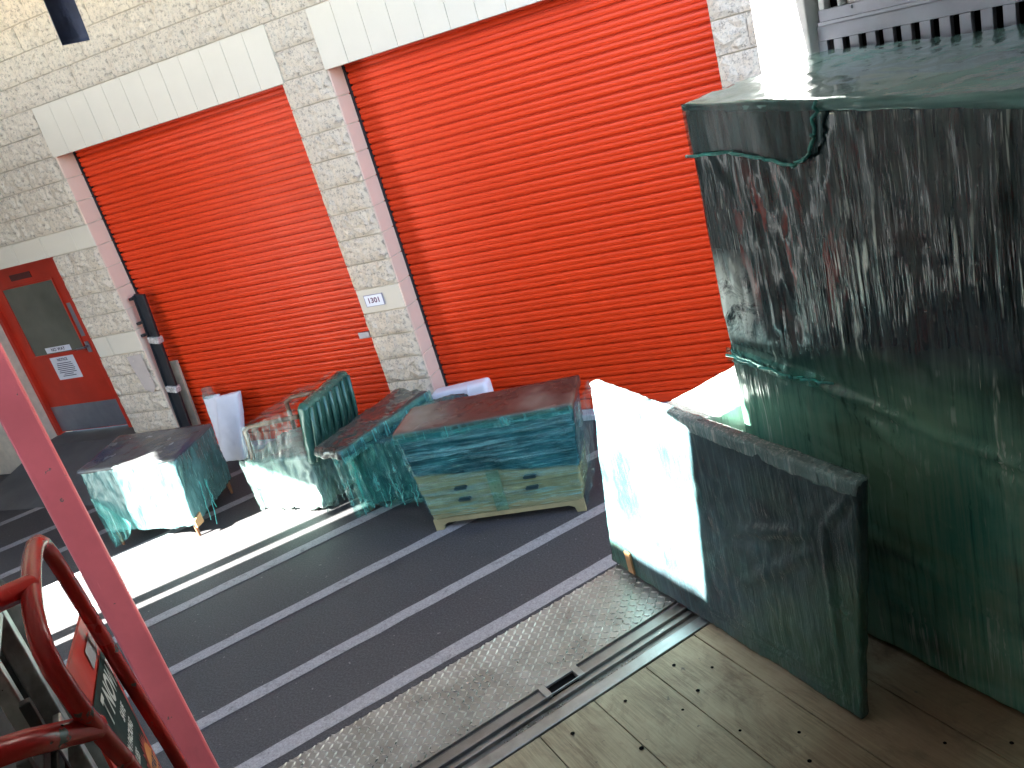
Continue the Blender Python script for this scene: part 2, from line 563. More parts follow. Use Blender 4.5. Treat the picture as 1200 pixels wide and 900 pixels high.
def block_mesh(w, kind, var):
    key = (round(w, 2), kind, var)
    if key in cache:
        return cache[key]
    h = CH - .008
    w2 = w - .004
    mb = MB()
    if kind == 'rough':
        nx, nz = max(3, round(w2 / .034)), 6
        rnd = random.Random(hash((round(w * 100), var)) & 0xffff)
        pts = []
        for k in range(nz + 1):
            for i in range(nx + 1):
                ed = i in (0, nx) or k in (0, nz)
                d = -rnd.uniform(.002, .008) if ed else -rnd.uniform(.006, .032)
                jx = 0 if i in (0, nx) else rnd.uniform(-.010, .010)
                jz = 0 if k in (0, nz) else rnd.uniform(-.009, .009)
                pts.append((w2 * i / nx - w2 / 2 + jx, d, h * k / nz - h / 2 + jz))
        fs = []
        for k in range(nz):
            for i in range(nx):
                a = k * (nx + 1) + i
                b, c, d = a + 1, a + nx + 2, a + nx + 1
                fs += [(a, b, c), (a, c, d)] if rnd.random() < .5 else [(a, b, d), (b, c, d)]
        ring = [i for i in range(nx + 1)] + [k * (nx + 1) + nx for k in range(1, nz + 1)] + [nz * (nx + 1) + i for i in range(nx - 1, -1, -1)] + [k * (nx + 1) for k in range(nz - 1, 0, -1)]
        n0 = len(pts)
        pts += [(pts[r][0], .014, pts[r][2]) for r in ring]
        m = len(ring)
        fs += [(ring[j], n0 + j, n0 + (j + 1) % m, ring[(j + 1) % m]) for j in range(m)]
        mb.poly(pts, fs)
    else:
        e = .004
        a = [(-w2 / 2, 0, -h / 2), (w2 / 2, 0, -h / 2), (w2 / 2, 0, h / 2), (-w2 / 2, 0, h / 2)]
        f = [(-w2 / 2 + e, -e, -h / 2 + e), (w2 / 2 - e, -e, -h / 2 + e), (w2 / 2 - e, -e, h / 2 - e), (-w2 / 2 + e, -e, h / 2 - e)]
        b = [(x, .014, z) for x, _, z in a]
        mb.poly(f + a + b, [(0, 1, 2, 3)] + [(i, 4 + i, 4 + (i + 1) % 4, (i + 1) % 4) for i in range(4)] + [(4 + i, 8 + i, 8 + (i + 1) % 4, 4 + (i + 1) % 4) for i in range(4)])
    me = mb.mesh('block', Vector((0, 0, 0)))
    me.materials.append(M_ROUGH if kind == 'rough' else M_SMOOTH)
    cache[key] = me
    return me


rb = random.Random(3)
nblk = 0
bo = worg(bld)
for k in range(-15, 7):
    z0 = ZH + CH * k
    zc = z0 + CH / 2
    if zc < -.05:
        continue
    if k >= 2:
        iv = [(-8.6, .75)]
    elif k >= 0:
        iv = [(-8.2, X1), (X2, X3), (X4, .55)]
    else:
        iv = [(-7.06, X1), (X2, X3), (X4, .35)]
        if zc > 2.215:
            iv[0] = (-8.2, X1)
    off = 0 if k % 2 else MOD / 2
    for a, b in iv:
        x = a if (b - a) < .5 else math.floor((a - off) / MOD) * MOD + off
        if abs(a - X2) < .01 and k < 2:
            x = a
        elif k < 2 and abs(a - X4) < .01:
            x = a - (MOD / 2 if k % 2 else 0)
        elif k < 2 and abs(a + 7.06) < .01:
            x = a - (MOD / 2 if k % 2 else 0)
        while x < b - .03:
            xa, xb = max(x, a), min(x + MOD, b)
            if xb - xa > .05:
                smooth = k == -9 or (k == -4 and a < -7.05 and zc > 2.2)
                me = block_mesh(xb - xa, 'smooth' if smooth else 'rough', 0 if smooth else rb.randrange(6))
                o = link('block', me, None, bld)
                o.location = Vector(((xa + xb) / 2, YF + .004 - (rb.uniform(0, .003) if not smooth else 0), zc)) - bo
                nblk += 1
            x += MOD
# lintels of upright smooth blocks
for (a, b, dz) in ((X1 - .005, X2 + .03, 0), (X3 - .005, X4 + .02, 0)):
    n = round((b - a) / .2045)
    w = (b - a) / n
    for i in range(n):
        mb = MB()
        d = rb.uniform(0, .002)
        mb.box(a + i * w + .0012, a + (i + 1) * w - .0012, YF - .022 - d, 5.60, ZH - .012, ZH + 2 * CH - .006)
        mb.build('lintel_block', M_SMOOTH, bld, bev=.002)
# reveal blocks on the left jamb of each roll up door
for X in (X1, X3):
    for k in range(-15, 0):
        z0 = ZH + CH * k
        mb = MB()
        mb.box(X - .012, X + .006, YF + .004, 5.735, max(z0, 0) + .004, z0 + CH - .004)
        mb.build('reveal_block', M_REVEAL, bld, bev=.003)
# man door landing and head
mb = MB()
mb.hexa([(-8.84, 4.75, -.01), (-7.0, 4.75, -.01), (-7.0, 6.06, -.01), (-8.84, 6.06, -.01), (-8.84, 4.75, .002), (-7.0, 4.75, .002), (-7.0, 5.75, .215), (-8.84, 5.75, .215)])
mb.box(-8.84, -7.1, 5.751, 6.08, -.01, .216)
mb.build('door_ramp', M_CONC, bld)
mb = MB()
mb.box(X1 + .01, X2 - .01, 5.62, 5.738, 0, .05)
mb.box(X3 + .01, X4 - .01, 5.62, 5.738, 0, .05)
mb.build('threshold', M_CURB, bld, bev=.008)


def roll_door(x0, x1, lock_x):
    P = .0872
    prof = [(0, .027), (.075, .027), (.085, .003), (.14, -.001), (.30, -.004), (.45, -.002), (.49, .007), (.53, .007), (.57, -.002), (.74, -.004), (.90, -.001), (.935, .003), (.945, .027), (1, .027)]
    cx = (x0 + x1) / 2
    w = x1 - x0
    door = MB().box(x0, x1, 5.7765, 5.79, .02, 3.2).build('roll_up_door', M_SLAT, bld)
    pts = [(-w / 2, d, f * P) for f, d in prof] + [(w / 2, d, f * P) for f, d in prof]
    n = len(prof)
    me = MB().poly(pts, [(i, n + i, n + i + 1, i + 1) for i in range(n - 1)]).mesh('slat', Vector((0, 0, 0)))
    me.materials.append(M_SLAT)
    z = .128
    r = random.Random(int(w * 100))
    while z < 3.1:
        s = link('slat', me, None, door)
        s.location = Vector((cx, 5.748 + r.uniform(-.0006, .0006), z)) - worg(door)
        z += P
    MB().box(x0, x1, 5.738, 5.77, .05, .126).build('bottom_bar', M_SLAT, door, bev=.006)
    if lock_x:
        MB().box(lock_x - .055, lock_x + .055, 5.725, 5.746, .90, .955).build('slide_lock', M_GREYMET, door, bev=.004)
    for xa in (x0 + .031, x1 - .071):
        MB().box(xa, xa + .022, 5.736, 5.772, .05, 3.1).build('guide_rail', M_DKMET, door)  # guide rail, its dark strip also standing for the shadow at the door edge


roll_door(X1 - .03, X2 + .05, -4.17)
roll_door(X3 - .03, X4 + .05, None)

# man door
DY = 6.05
md = MB().box(-8.80, -7.69, DY, DY + .045, .235, 2.2).build('door', M_DOOR, bld)
for (a, b) in ((-8.848, -8.802), (-7.688, -7.64)):
    MB().box(a, b, DY - .05, DY + .05, .217, 2.21).build('door_frame', M_DOOR, md, bev=.004)
MB().box(-7.639, -7.10, DY - .02, DY + .05, .217, 2.21).build('side_filler', M_MORTAR, bld)
gl = MB()
gl.box(-8.62, -7.84, DY - .006, DY - .002, 1.15, 1.915)
gl.build('window', M_GLASS, md)
wf = MB()
for (a, b, c, d) in ((-8.64, -7.82, 1.13, 1.15), (-8.64, -7.82, 1.915, 1.935), (-8.64, -8.62, 1.15, 1.915), (-7.84, -7.82, 1.15, 1.915)):
    wf.box(a, b, DY - .014, DY - .001, c, d)
wf.build('window_frame', M_DOOR, md, bev=.003)
MB().box(-8.79, -7.70, DY - .006, DY - .001, .245, .545).build('kick_plate', M_GREYMET, md)
MB().box(-8.42, -8.10, DY - .008, DY - .001, 1.985, 2.05).build('vent_plate', plain('dark_red_grille', (.10, .02, .02), .5), md)
MB().box(-7.80, -7.735, DY - .008, DY - .001, 1.28, 1.65).build('latch_guard', M_GREYMET, md, bev=.002)
h = MB()
h.box(-7.80, -7.745, DY - .012, DY - .001, 1.10, 1.22)
h.tube([(-7.77, DY - .012, 1.17), (-7.77, DY - .06, 1.17)], .012, 8)
h.tube([(-7.755, DY - .06, 1.17), (-7.89, DY - .06, 1.165)], .011, 8)
h.build('handle', M_GREYMET, md, smooth=False)


def text_mesh(name, body, size, m, parent, origin, xdir, ydir, align='CENTER', bold=0, sx=1.0):
    cu = bpy.data.curves.new(name, 'FONT')
    cu.body = body
    cu.size = size
    cu.align_x = align
    cu.align_y = 'CENTER'
    cu.offset = bold
    cu.space_character = 1.05
    tmp = bpy.data.objects.new(name, cu)
    COL.objects.link(tmp)
    dg = bpy.context.evaluated_depsgraph_get()
    me = bpy.data.meshes.new_from_object(tmp.evaluated_get(dg))
    bpy.data.objects.remove(tmp)
    x = Vector(xdir).normalized()
    y = Vector(ydir).normalized()
    org = worg(parent)
    for v in me.vertices:
        v.co = Vector(origin) + x * v.co.x * sx + y * v.co.y - org
    me.materials.clear()
    me.materials.append(m)
    return link(name, me, m, parent)


def sheet_note(x0, x1, z0, z1, y, name, label, lines, parent_none=True):
    t = thing(name, ((x0 + x1) / 2, y, z0), label, 'notice')
    MB().box(x0, x1, y - .002, y, z0, z1).build('sheet', M_PAPER, t)
    for (txt, zc, sz) in lines:
        text_mesh('lettering', txt, sz, M_INK, t, ((x0 + x1) / 2, y - .0035, zc), (1, 0, 0), (0, 0, 1), bold=.0015)
    return t


sheet_note(-8.42, -8.03, 1.16, 1.222, DY - .007, 'door_strip_sign', 'narrow white strip sign along the lower edge of the red door window', [('NO WAY', 1.191, .05)])
nt = sheet_note(-8.43, -8.06, .845, 1.105, DY - .002, 'door_notice', 'white paper notice with lines of print taped to the red door', [('NOTICE', 1.07, .042)])
ln = MB()
r = random.Random(5)
for i in range(8):
    zc = 1.03 - i * .021
    w = r.uniform(.07, .14)
    ln.box(-8.245 - w, -8.245 + w, DY - .0055, DY - .0041, zc - .004, zc + .004)
ln.build('print_line', M_INK, nt)
# unit number sign
t = thing('number_sign', (-3.82, YF, 1.21), 'small white unit number sign 1301 on the pillar between the roll up doors', 'sign')
MB().box(-3.91, -3.745, YF - .012, YF - .003, 1.216, 1.304).build('plate', M_PAPER, t)
bd = MB()
for (a, b, c, d) in ((-3.91, -3.745, 1.212, 1.216), (-3.91, -3.745, 1.304, 1.308), (-3.914, -3.91, 1.212, 1.308), (-3.745, -3.741, 1.212, 1.308)):
    bd.box(a, b, YF - .014, YF - .003, c, d)
bd.build('border', plain('sign_grey', (.3, .28, .36), .6), t)
text_mesh('lettering', '1301', .058, plain('sign_ink', (.12, .03, .08), .6), t, (-3.828, YF - .0135, 1.26), (1, 0, 0), (0, 0, 1), bold=.002)
# tan paint patch on left pillar
MB().poly([(-6.69, YF - .026, 1.13), (-6.50, YF - .026, 1.14), (-6.49, YF - .026, .80), (-6.55, YF - .026, .74), (-6.64, YF - .026, .78)], [(0, 1, 2, 3, 4)]).build('paint_patch', M_PATCH, bld)

# unseen roof slab and side wall, added and shaped to shade the yard
cp = thing('added_shade_roof', (-5, 2, 5.3), 'unseen concrete slab added to shade the yard between truck and building', 'added_shade_roof')
CANO = 2.95
c = MB(T)
c.box(-6.4, 12, CANO, 18, 5.3, 5.55)
c.build('shade_slab', M_CONCL, cp)
sw = thing('added_shade_wall', tuple(T(-3.1, 4, 0)), 'unseen concrete wall added left of the lane, its opening shaping the sun patch', 'wall')
c = MB(T)
c.box(-3.2, -3.0, -7, 6.13, 0, 4.03)
c.box(-3.12, -3.04, 6.215, 6.33, 0, 3.0999)  # post added to cast a thin shadow strip across the sun patch
c.box(-3.2, -3.0, 6.1301, 6.86, 3.10, 4.03)
c.box(-3.2, -3.0, 6.8601, 7.21, 2.90, 4.03)
c.box(-3.2, -3.0, 7.2101, 18, 0, 4.03)
c.build('wall', plain('pale_concrete', (.38, .37, .35), .85, var=.12, bump=.2), sw)  # paler concrete, set to bounce light towards the truck opening

# red steel post
t = thing('red_post', tuple(T(-.30, 2.75, 0)), 'faded red square steel post at the left end of the truck bumper', 'post')
pc = T(-.30, 2.75, 0)
mb = MB()
ang = math.atan2(pc.y, pc.x) + math.radians(45 - 3)
hs = .0445
cs = [(pc.x + hs * math.sqrt(2) * math.cos(ang + i * PI / 2), pc.y + hs * math.sqrt(2) * math.sin(ang + i * PI / 2)) for i in range(4)]
mb.prism([(x, y, 0) for x, y in cs], (0, 0, .012), (0, 0, 5.3))
mb.build('shaft', M_POST, t, bev=.006)
mb = MB()
mb.prism([(pc.x + 2.2 * (x - pc.x), pc.y + 2.2 * (y - pc.y), 0) for x, y in cs], (0, 0, 0), (0, 0, .012))
mb.build('base_plate', M_POST, t)

# ---------------------------------------------------------------- truck
DK = .95
tk = thing('moving_truck', tuple(T(.7, 0, 0)), 'open back of a moving truck with wooden deck and steel bumper', 'truck')
CL, CR, OB = -.66, 2.085, -3.2
deck = MB(T).box(CL, CR, OB, 1.853, DK - .09, DK - .026).build('deck', M_DKMET, tk)
rb = random.Random(11)
joint = .20 - .19 * 5
cuts = [CL]
x = .195 - .19 * 5
while x < CR - .05:
    if x > CL + .05:
        cuts.append(x)
    x += .1915
cuts.append(CR)
for a, b in zip(cuts[:-1], cuts[1:]):
    d = rb.uniform(0, .0025)
    MB(T).box(a + .0015, b - .0015, OB, 1.8515, DK - .0255, DK - d).build('floor_board', M_BOARD, deck, bev=.0015)
sc = MB(T)
for (cc, oo) in ((.933, 1.635), (.767, 1.609), (.62, 1.60), (.70, 1.42), (1.01, 1.66), (1.10, 1.70), (.88, 1.30), (1.04, 1.28), (.99, 1.47), (1.09, 1.36), (1.13, 1.12), (1.30, 1.10), (1.22, .95), (.84, 1.78), (.66, 1.79), (1.03, 1.79), (.47, 1.79), (.92, 1.10), (.8, 1.2), (.55, 1.5), (1.4, 1.0), (.73, 1.47)):
    n = 8
    rr = rb.uniform(.0045, .0075)
    sc.poly([(cc + rr * math.cos(2 * PI * i / n), oo + rr * math.sin(2 * PI * i / n), DK + .0012) for i in range(n)], [tuple(range(n))])
tag(sc.build('screw_head', M_DARK, deck), kind='stuff')

# sill: bright strip, gritty groove, channel rails
MB(T).box(CL, CR, 1.856, 1.900, DK - .09, DK + .003).build('sill_strip', M_STRIP, tk, bev=.003)
MB(T).box(CL, CR, 1.9005, 1.934, DK - .09, DK - .014).build('sill_groove', M_STEEL, tk)
gr = MB(T)
for i in range(900):
    cc = rb.uniform(CL + .02, 1.5)
    oo = 1.917 + rb.gauss(0, .007)
    if noise.noise(Vector((cc * 4, 3, 1))) < -.05 + .25 * rb.random() and cc > .1:
        continue
    rr = rb.uniform(.0015, .005)
    z = DK - .014
    p = [(cc + rr * rb.uniform(.6, 1.2) * math.cos(2 * PI * k / 5), oo + rr * rb.uniform(.6, 1.2) * math.sin(2 * PI * k / 5), z) for k in range(5)]
    gr.poly(p + [(cc, oo, z + rr * rb.uniform(.8, 1.6))], [(k, (k + 1) % 5, 5) for k in range(5)])
tag(gr.build('sill_grit', M_GRIT, tk), kind='stuff')
chn = MB(T)
chn.box(CL, CR, 1.9345, 1.950, DK - .09, DK - .002)
chn.box(CL, CR, 1.9505, 1.966, DK - .09, DK - .010)
SL0, SL1 = .702, .800           # latch slot
for (a, b) in ((CL, SL0), (SL1, CR)):
    chn.box(a, b, 1.9665, 1.974, DK - .09, DK + .001)
    chn.box(a, b, 1.9745, 2.012, DK - .09, DK - .006)
chn.build('sill_channel', M_STEEL, tk, bev=.002)
MB(T).box(SL0 + .0005, SL1 - .0005, 1.967, 2.0115, DK - .20, DK - .011).build('latch_pocket', M_DARK, tk)
lf = MB(T)
lf.box(SL0 - .022, SL0, 1.964, 2.017, DK - .004, DK + .004)
lf.box(SL1, SL1 + .022, 1.964, 2.017, DK - .004, DK + .004)
lf.box(SL0 - .0, SL1 + .0, 2.004, 2.017, DK - .004, DK + .0038)
lf.box(SL0 - .0, SL1 + .0, 1.964, 1.9685, DK - .004, DK + .0038)
lf.build('latch_frame', M_STRIP, tk, bev=.0015)

# tread plate bumper
BO0, BO1 = 2.018, 2.345
bp = MB(T)
bp.box(-.70, 2.10, BO0, BO1, DK - .008, DK - .002)
bp.box(-.70, 2.10, BO1 - .008, BO1, DK - .13, DK - .0085)
bp.box(-.70, 2.10, BO0, BO0 + .006, DK - .0018, DK + .002)
plate = bp.build('bumper_plate', M_PLATE, tk)
st = MB(T)
SP = .0235
row = 0
o = BO0 + .018
while o < BO1 - .004:
    c = -.69 + (SP if row % 2 else 0)
    k = 0
    while c < 2.08:
        for q, (dc, a) in enumerate(((0, 38), (SP, -52))):
            L, w, hh = .0128, .0038, .0034
            ca, sa = math.cos(math.radians(a)), math.sin(math.radians(a))
            cc = c + dc
            def P(u, v, z):
                return (cc + u * ca - v * sa, o + u * sa + v * ca, DK - .002 + z)
            st.poly([P(-L, 0, 0), P(0, -w, 0), P(L, 0, 0), P(0, w, 0), P(-L * .6, 0, hh), P(0, -w * .45, hh), P(L * .6, 0, hh), P(0, w * .45, hh)],
                    [(4, 5, 6, 7), (0, 1, 5, 4), (1, 2, 6, 5), (2, 3, 7, 6), (3, 0, 4, 7)])
        c += 2 * SP
    o += SP * .86
    row += 1
tag(st.build('tread', m_steel('worn_glint_tread', (.80, .81, .79), .28), plate), kind='stuff')  # worn studs, made brighter than the plate to stand for sky glints
# frame rails and rear wheels under the deck
fm = MB(T)
fm.box(.2, .3, OB, 1.7, .55, DK - .092)
fm.box(1.12, 1.22, OB, 1.7, .55, DK - .092)
fm.build('chassis_rail', M_DKMET, tk)
for cc in (-.25, 1.75):
    mb = MB(T)
    mb.tube([(cc - .13, -.6, .42), (cc + .13, -.6, .42)], .42, 20)
    w = mb.build('wheel', M_RUBBER, tk)
    MB(T).tube([(cc - .135, -.6, .42), (cc + .135, -.6, .42)], .22, 16).build('rim', M_GREYMET, w)
# body
RZ = 3.42
MB(T).box(CL - .05, CL, OB, 1.861, DK - .1, RZ).build('left_wall', M_GREYPANEL, tk)
MB(T).poly([(CL - .05, OB, RZ + .01), (2.25, OB, RZ + .01), (2.25, 1.99, RZ + .01), (CL - .05, 1.99, RZ + .01)], [(0, 1, 2, 3)]).build('roof', M_ROOF, tk)
MB(T).box(CL, CR + .12, OB - .05, OB - .001, DK - .1, RZ).build('front_wall', M_GREYPANEL, tk)
MB(T).box(CL + .001, 2.2, 1.80, 1.995, 3.094, RZ - .001).build('door_header', M_WHITEP, tk)
MB(T).box(2.15, 2.2, OB, 1.92, DK - .1, RZ).build('right_wall', M_DARK, tk)
# lining: panel above rail, rail with slots, posts
rw = MB(T).box(2.086, 2.10, OB, 1.79, 2.588, RZ - .002).build('lining_panel', M_GREYPANEL, tk)
rv = MB(T)
oo = 1.77
while oo > .2:
    for zz in (2.578,):
        rv.box(2.070, 2.0745, oo - .004, oo + .004, zz - .004, zz + .004)
    oo -= .115
rail = MB(T)
rail.box(2.075, 2.10, OB, 1.885, 2.553, 2.587)
rail.box(2.066, 2.0749, OB, 1.885, 2.545, 2.556)
rail.box(2.080, 2.095, OB, 1.903, 2.503, 2.5448)
rail.box(2.080, 2.095, OB, 1.903, 2.33, 2.424)
oo = 1.905
k = 0
while oo > OB:
    rail.box(2.0802, 2.0948, oo - .0555 + .024, oo, 2.4242, 2.5028)
    oo -= .0555
    k += 1
rail.build('slotted_rail', M_RAIL, tk, bev=.0015)
rv.build('rivet', M_RAIL, rw)
MB(T).box(2.085, 2.098, OB, 1.79, DK, 2.329).build('lining_panel', M_GREYPANEL, tk)
pm = MB(T)
pm.box(2.070, 2.0985, 1.800, 1.812, 2.5872, RZ - .003)
pm.box(2.075, 2.0985, 1.862, 1.882, 2.5872, RZ - .003)
pm.build('wall_post', M_WHITEP, tk, bev=.003)
# rear corner posts of the opening
jr = MB(T)
jr.box(2.045, 2.22, 1.905, 2.0, DK - .1, RZ - .004)
jr.box(2.052, 2.22, 2.0005, 2.010, DK - .1, RZ - .004)
jr.box(2.045, 2.22, 2.0105, 2.11, DK - .1, RZ - .004)
jr.build('rear_post', M_WHITEP, tk, bev=.006)
jl = MB(T)
jl.prism([(CL + .0005, 1.80, DK + .004), (CL + .0005, 2.03, DK + .004), (CL + .0005, 2.015, 2.24), (CL + .0005, 1.888, 2.985), (CL + .0005, 1.985, 3.01), (CL + .0005, 1.985, 3.099), (CL + .0005, 1.80, 3.099)], (0, 0, 0), (.06, 0, 0))
jl.build('rear_post', M_WHITEP, tk, bev=.006)  # unseen post, outline tapered and notched to trim the sunlight on the panel

# pull strap hanging in the opening
t = thing('pull_strap', tuple(T(.165, 1.87, 3.10)), 'dark navy webbing strap hanging down at the top of the truck opening', 'strap')
mb = MB(T)
zz = [3.12, 3.06, 3.01, 2.975, 2.95, 2.942, 2.95, 2.975, 3.01, 3.06, 3.12]
yy = [1.86, 1.861, 1.862, 1.863, 1.866, 1.873, 1.880, 1.883, 1.884, 1.884, 1.884]
pts = []
for i, (z, y) in enumerate(zip(zz, yy)):
    tw = (3.12 - z) * .03
    pts += [(.147 - tw * .55, y - tw * .05, z), (.147 + .050 - tw * .55, y + .012 + tw * .03, z)]
mb.poly(pts, [(2 * i, 2 * i + 1, 2 * i + 3, 2 * i + 2) for i in range(len(zz) - 1)])
s_ = mb.build('strap_loop', M_NAVY, t, smooth=True)
so_ = s_.modifiers.new('thick', 'SOLIDIFY')
so_.thickness = .0025


# ---------------------------------------------------------------- wrapped furniture
def wrapped(name, parent, m, B, Tp, cell=.03, amp=.008, rnd=.02, seed=0, fscale=(6, 6, 6), bulge=0.0, sag=0.0, creases=()):
    B = [Vector(p) for p in B]
    Tp = [Vector(p) for p in Tp]
    L = (((B[1] - B[0]).length + (Tp[1] - Tp[0]).length) / 2, ((B[2] - B[1]).length + (Tp[2] - Tp[1]).length) / 2, ((Tp[0] - B[0]).length + (Tp[2] - B[2]).length) / 2)
    n = [max(3, min(150, round(l / cell))) for l in L]
    rnd = min(rnd, min(L) * .45)
    ex = (B[1] - B[0]).normalized()
    ey = (B[3] - B[0]).normalized()
    ez = (Tp[0] - B[0]).normalized()
    idx = {}
    V = []

    def tri(u, v, w):
        b = (B[0] * (1 - u) + B[1] * u) * (1 - v) + (B[3] * (1 - u) + B[2] * u) * v
        t = (Tp[0] * (1 - u) + Tp[1] * u) * (1 - v) + (Tp[3] * (1 - u) + Tp[2] * u) * v
        return b * (1 - w) + t * w

    def vert(i, j, k):
        key = (i, j, k)
        if key in idx:
            return idx[key]
        P = [i / n[0] * L[0], j / n[1] * L[1], k / n[2] * L[2]]
        Q = [min(max(P[a], rnd), L[a] - rnd) for a in range(3)]
        d = Vector([P[a] - Q[a] for a in range(3)])
        dn = d.normalized() if d.length > 1e-9 else Vector((0, 0, 1))
        q = [Q[a] + dn[a] * rnd for a in range(3)]
        uvw = [q[a] / L[a] for a in range(3)]
        p = tri(*uvw)
        nrm = (ex * dn.x + ey * dn.y + ez * dn.z)
        s = Vector((p.x * fscale[0] + seed * 3.7, p.y * fscale[1] + seed, p.z * fscale[2]))
        h = noise.noise(s) + .5 * (1 - abs(2 * noise.noise(s * 2.3 + Vector((5, 1, 2))))) - .3 + .35 * noise.noise(s * 5.1)
        pin = math.sin(PI * uvw[0]) * math.sin(PI * uvw[1]) if dn.z > .7 else 1
        p = p + nrm * (h * amp)
        if creases and dn.y < -.7:
            for (u0, w0, u1, w1, ca, cw) in creases:
                ax_, az_ = (u1 - u0) * L[0], (w1 - w0) * L[2]
                px_, pz_ = (uvw[0] - u0) * L[0], (uvw[2] - w0) * L[2]
                l2 = ax_ * ax_ + az_ * az_
                tt = min(max((px_ * ax_ + pz_ * az_) / l2, 0), 1)
                dd = math.hypot(px_ - ax_ * tt, pz_ - az_ * tt)
                fade = math.sin(PI * min(max(tt * .9 + .05, 0), 1)) ** .5
                p = p + nrm * (ca * fade * (math.exp(-(dd / cw) ** 2) - .6 * math.exp(-((dd - cw * 1.6) / cw) ** 2)))
        if bulge:
            p = p + nrm * bulge * math.sin(PI * uvw[2]) if abs(dn.z) < .7 else p
        if sag and dn.z > .7:
            p = p - Vector((0, 0, sag * pin))
        idx[key] = len(V)
        V.append(p)
        return idx[key]

    F = []
    a, b, c = n
    for i in range(a):
        for k in range(c):
            F.append((vert(i, 0, k), vert(i + 1, 0, k), vert(i + 1, 0, k + 1), vert(i, 0, k + 1)))
            F.append((vert(i, b, k), vert(i, b, k + 1), vert(i + 1, b, k + 1), vert(i + 1, b, k)))
    for j in range(b):
        for k in range(c):
            F.append((vert(0, j, k), vert(0, j, k + 1), vert(0, j + 1, k + 1), vert(0, j + 1, k)))
            F.append((vert(a, j, k), vert(a, j + 1, k), vert(a, j + 1, k + 1), vert(a, j, k + 1)))
    for i in range(a):
        for j in range(b):
            F.append((vert(i, j, 0), vert(i, j + 1, 0), vert(i + 1, j + 1, 0), vert(i + 1, j, 0)))
            F.append((vert(i, j, c), vert(i + 1, j, c), vert(i + 1, j + 1, c), vert(i, j + 1, c)))
    mb = MB()
    mb.v = V
    mb.f = F
    return mb.build(name, m, parent, smooth=True)


def film(name, parent, m, quad, nu=24, nv=24, amp=.012, seed=0, ragged=0, fs=7):
    """loose film stretched between four corners (a,b,c,d loop)"""
    a, b, c, d = [Vector(p) for p in quad]
    nr = (b - a).cross(d - a).normalized()
    V = []
    for j in range(nv + 1):
        for i in range(nu + 1):
            u, v = i / nu, j / nv
            p = (a * (1 - u) + b * u) * (1 - v) + (d * (1 - u) + c * u) * v
            e = math.sin(PI * u) * .7 + .3
            p = p + nr * amp * e * (noise.noise(p * fs + Vector((seed, 0, 0))) + .5 * noise.noise(p * fs * 2.7 + Vector((0, seed, 0))))
            if ragged and j == nv:
                p = p + (d - a).normalized() * ragged * noise.noise(Vector((u * 9 + seed, 0, 0)))
            V.append(p)
    mb = MB()
    mb.v = V
    w = nu + 1
    mb.f = [(j * w + i, j * w + i + 1, (j + 1) * w + i + 1, (j + 1) * w + i) for j in range(nv) for i in range(nu)]
    return mb.build(name, m, parent, smooth=True)


def strands(name, parent, m, pts, r=.0025, seed=0, n=10):
    mb = MB()
    rr = random.Random(seed)
    for (a, b, sagv) in pts:
        a, b = Vector(a), Vector(b)
        path = []
        for i in range(n + 1):
            u = i / n
            p = a.lerp(b, u) + Vector((rr.gauss(0, .004), rr.gauss(0, .004), -sagv * math.sin(PI * u)))
            path.append(tuple(p))
        mb.tube(path, r, 5)
    return mb.build(name, m, parent, smooth=True)


W_CAB = m_wrap('wrap_teal_cabinet', (.055, .125, .130), az=.1, vert=True, pale=(.13, .31, .31), pamt=.6, freq=.8)
W_CABT = m_wrap('wrap_cabinet_top', (.075, .080, .084), az=.75, vert=False, pale=(.17, .18, .18), pamt=.45, freq=.7, tint2=(.022, .028, .065), spec=.2, coat=.08)
W_CHAIR = m_wrap('wrap_chair_pale', (.20, .30, .27), az=0, vert=True, pale=(.45, .58, .54), pamt=.6)
W_BACK = m_wrap('wrap_chair_back', (.030, .095, .072), az=PI / 2, vert=True, pale=(.16, .30, .25), pamt=.9, freq=.5, blotch=.2)
W_BENCH = m_wrap('wrap_teal_dark', (.012, .060, .068), az=.15, vert=True, pale=(.10, .30, .29), pamt=.7, freq=1.2)
W_SLAB = m_wrap('wrap_slab', (.055, .045, .040), az=1.3, vert=False, pale=(.11, .15, .14), pamt=.4, freq=.6, tint2=(.03, .06, .055))
W_DRES = m_wrap('wrap_dresser', (.010, .070, .088), B=(.185, .19, .105), zsplit=.37, slope=(.10, .03), az=.2, vert=False, pale=(.12, .36, .40), pamt=1.0, freq=1.1, zsoft=.01, blotch=.6)
W_DREST = m_wrap('wrap_dresser_top', (.070, .034, .027), az=.2, vert=False, pale=(.14, .13, .12), pamt=.3, freq=.5, tint2=(.15, .13, .105), spec=.3, coat=.15)
W_PANEL = m_wrap('wrap_panel', (.050, .090, .108), az=TA, vert=True, pale=(.17, .27, .26), pamt=.6, freq=2.0, blotch=.6, tint2=(.048, .115, .085), bs=.45, rough=.16, spec=.2, coat=.3, sss=.35)
W_WHITE = m_wrap('wrap_pale_panel', (.55, .60, .58), az=TA, vert=True, pale=(.65, .7, .68), pamt=.5)
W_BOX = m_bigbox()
W_BOXT = m_wrap('wrap_box_top', (.09, .20, .19), az=TA + .5, vert=False, pale=(.28, .48, .47), pamt=.6, freq=.5, rough=.16, bs=.35)  # top painted paler teal in place of light reflected off the jamb
F_TEAL = m_film('film_teal')
F_CLEAR = m_film('film_clear', (.85, .95, .92), (.25, .40, .38), .10, .6)
F_WISP = m_film('film_wisp', (.88, .97, .95), (.16, .42, .44), .02, .62, vert=False, az=.2, freq=.9)
F_EDGE = plain('film_edge', (.05, .30, .28), .25, var=.4, scale=20, bump=.3)

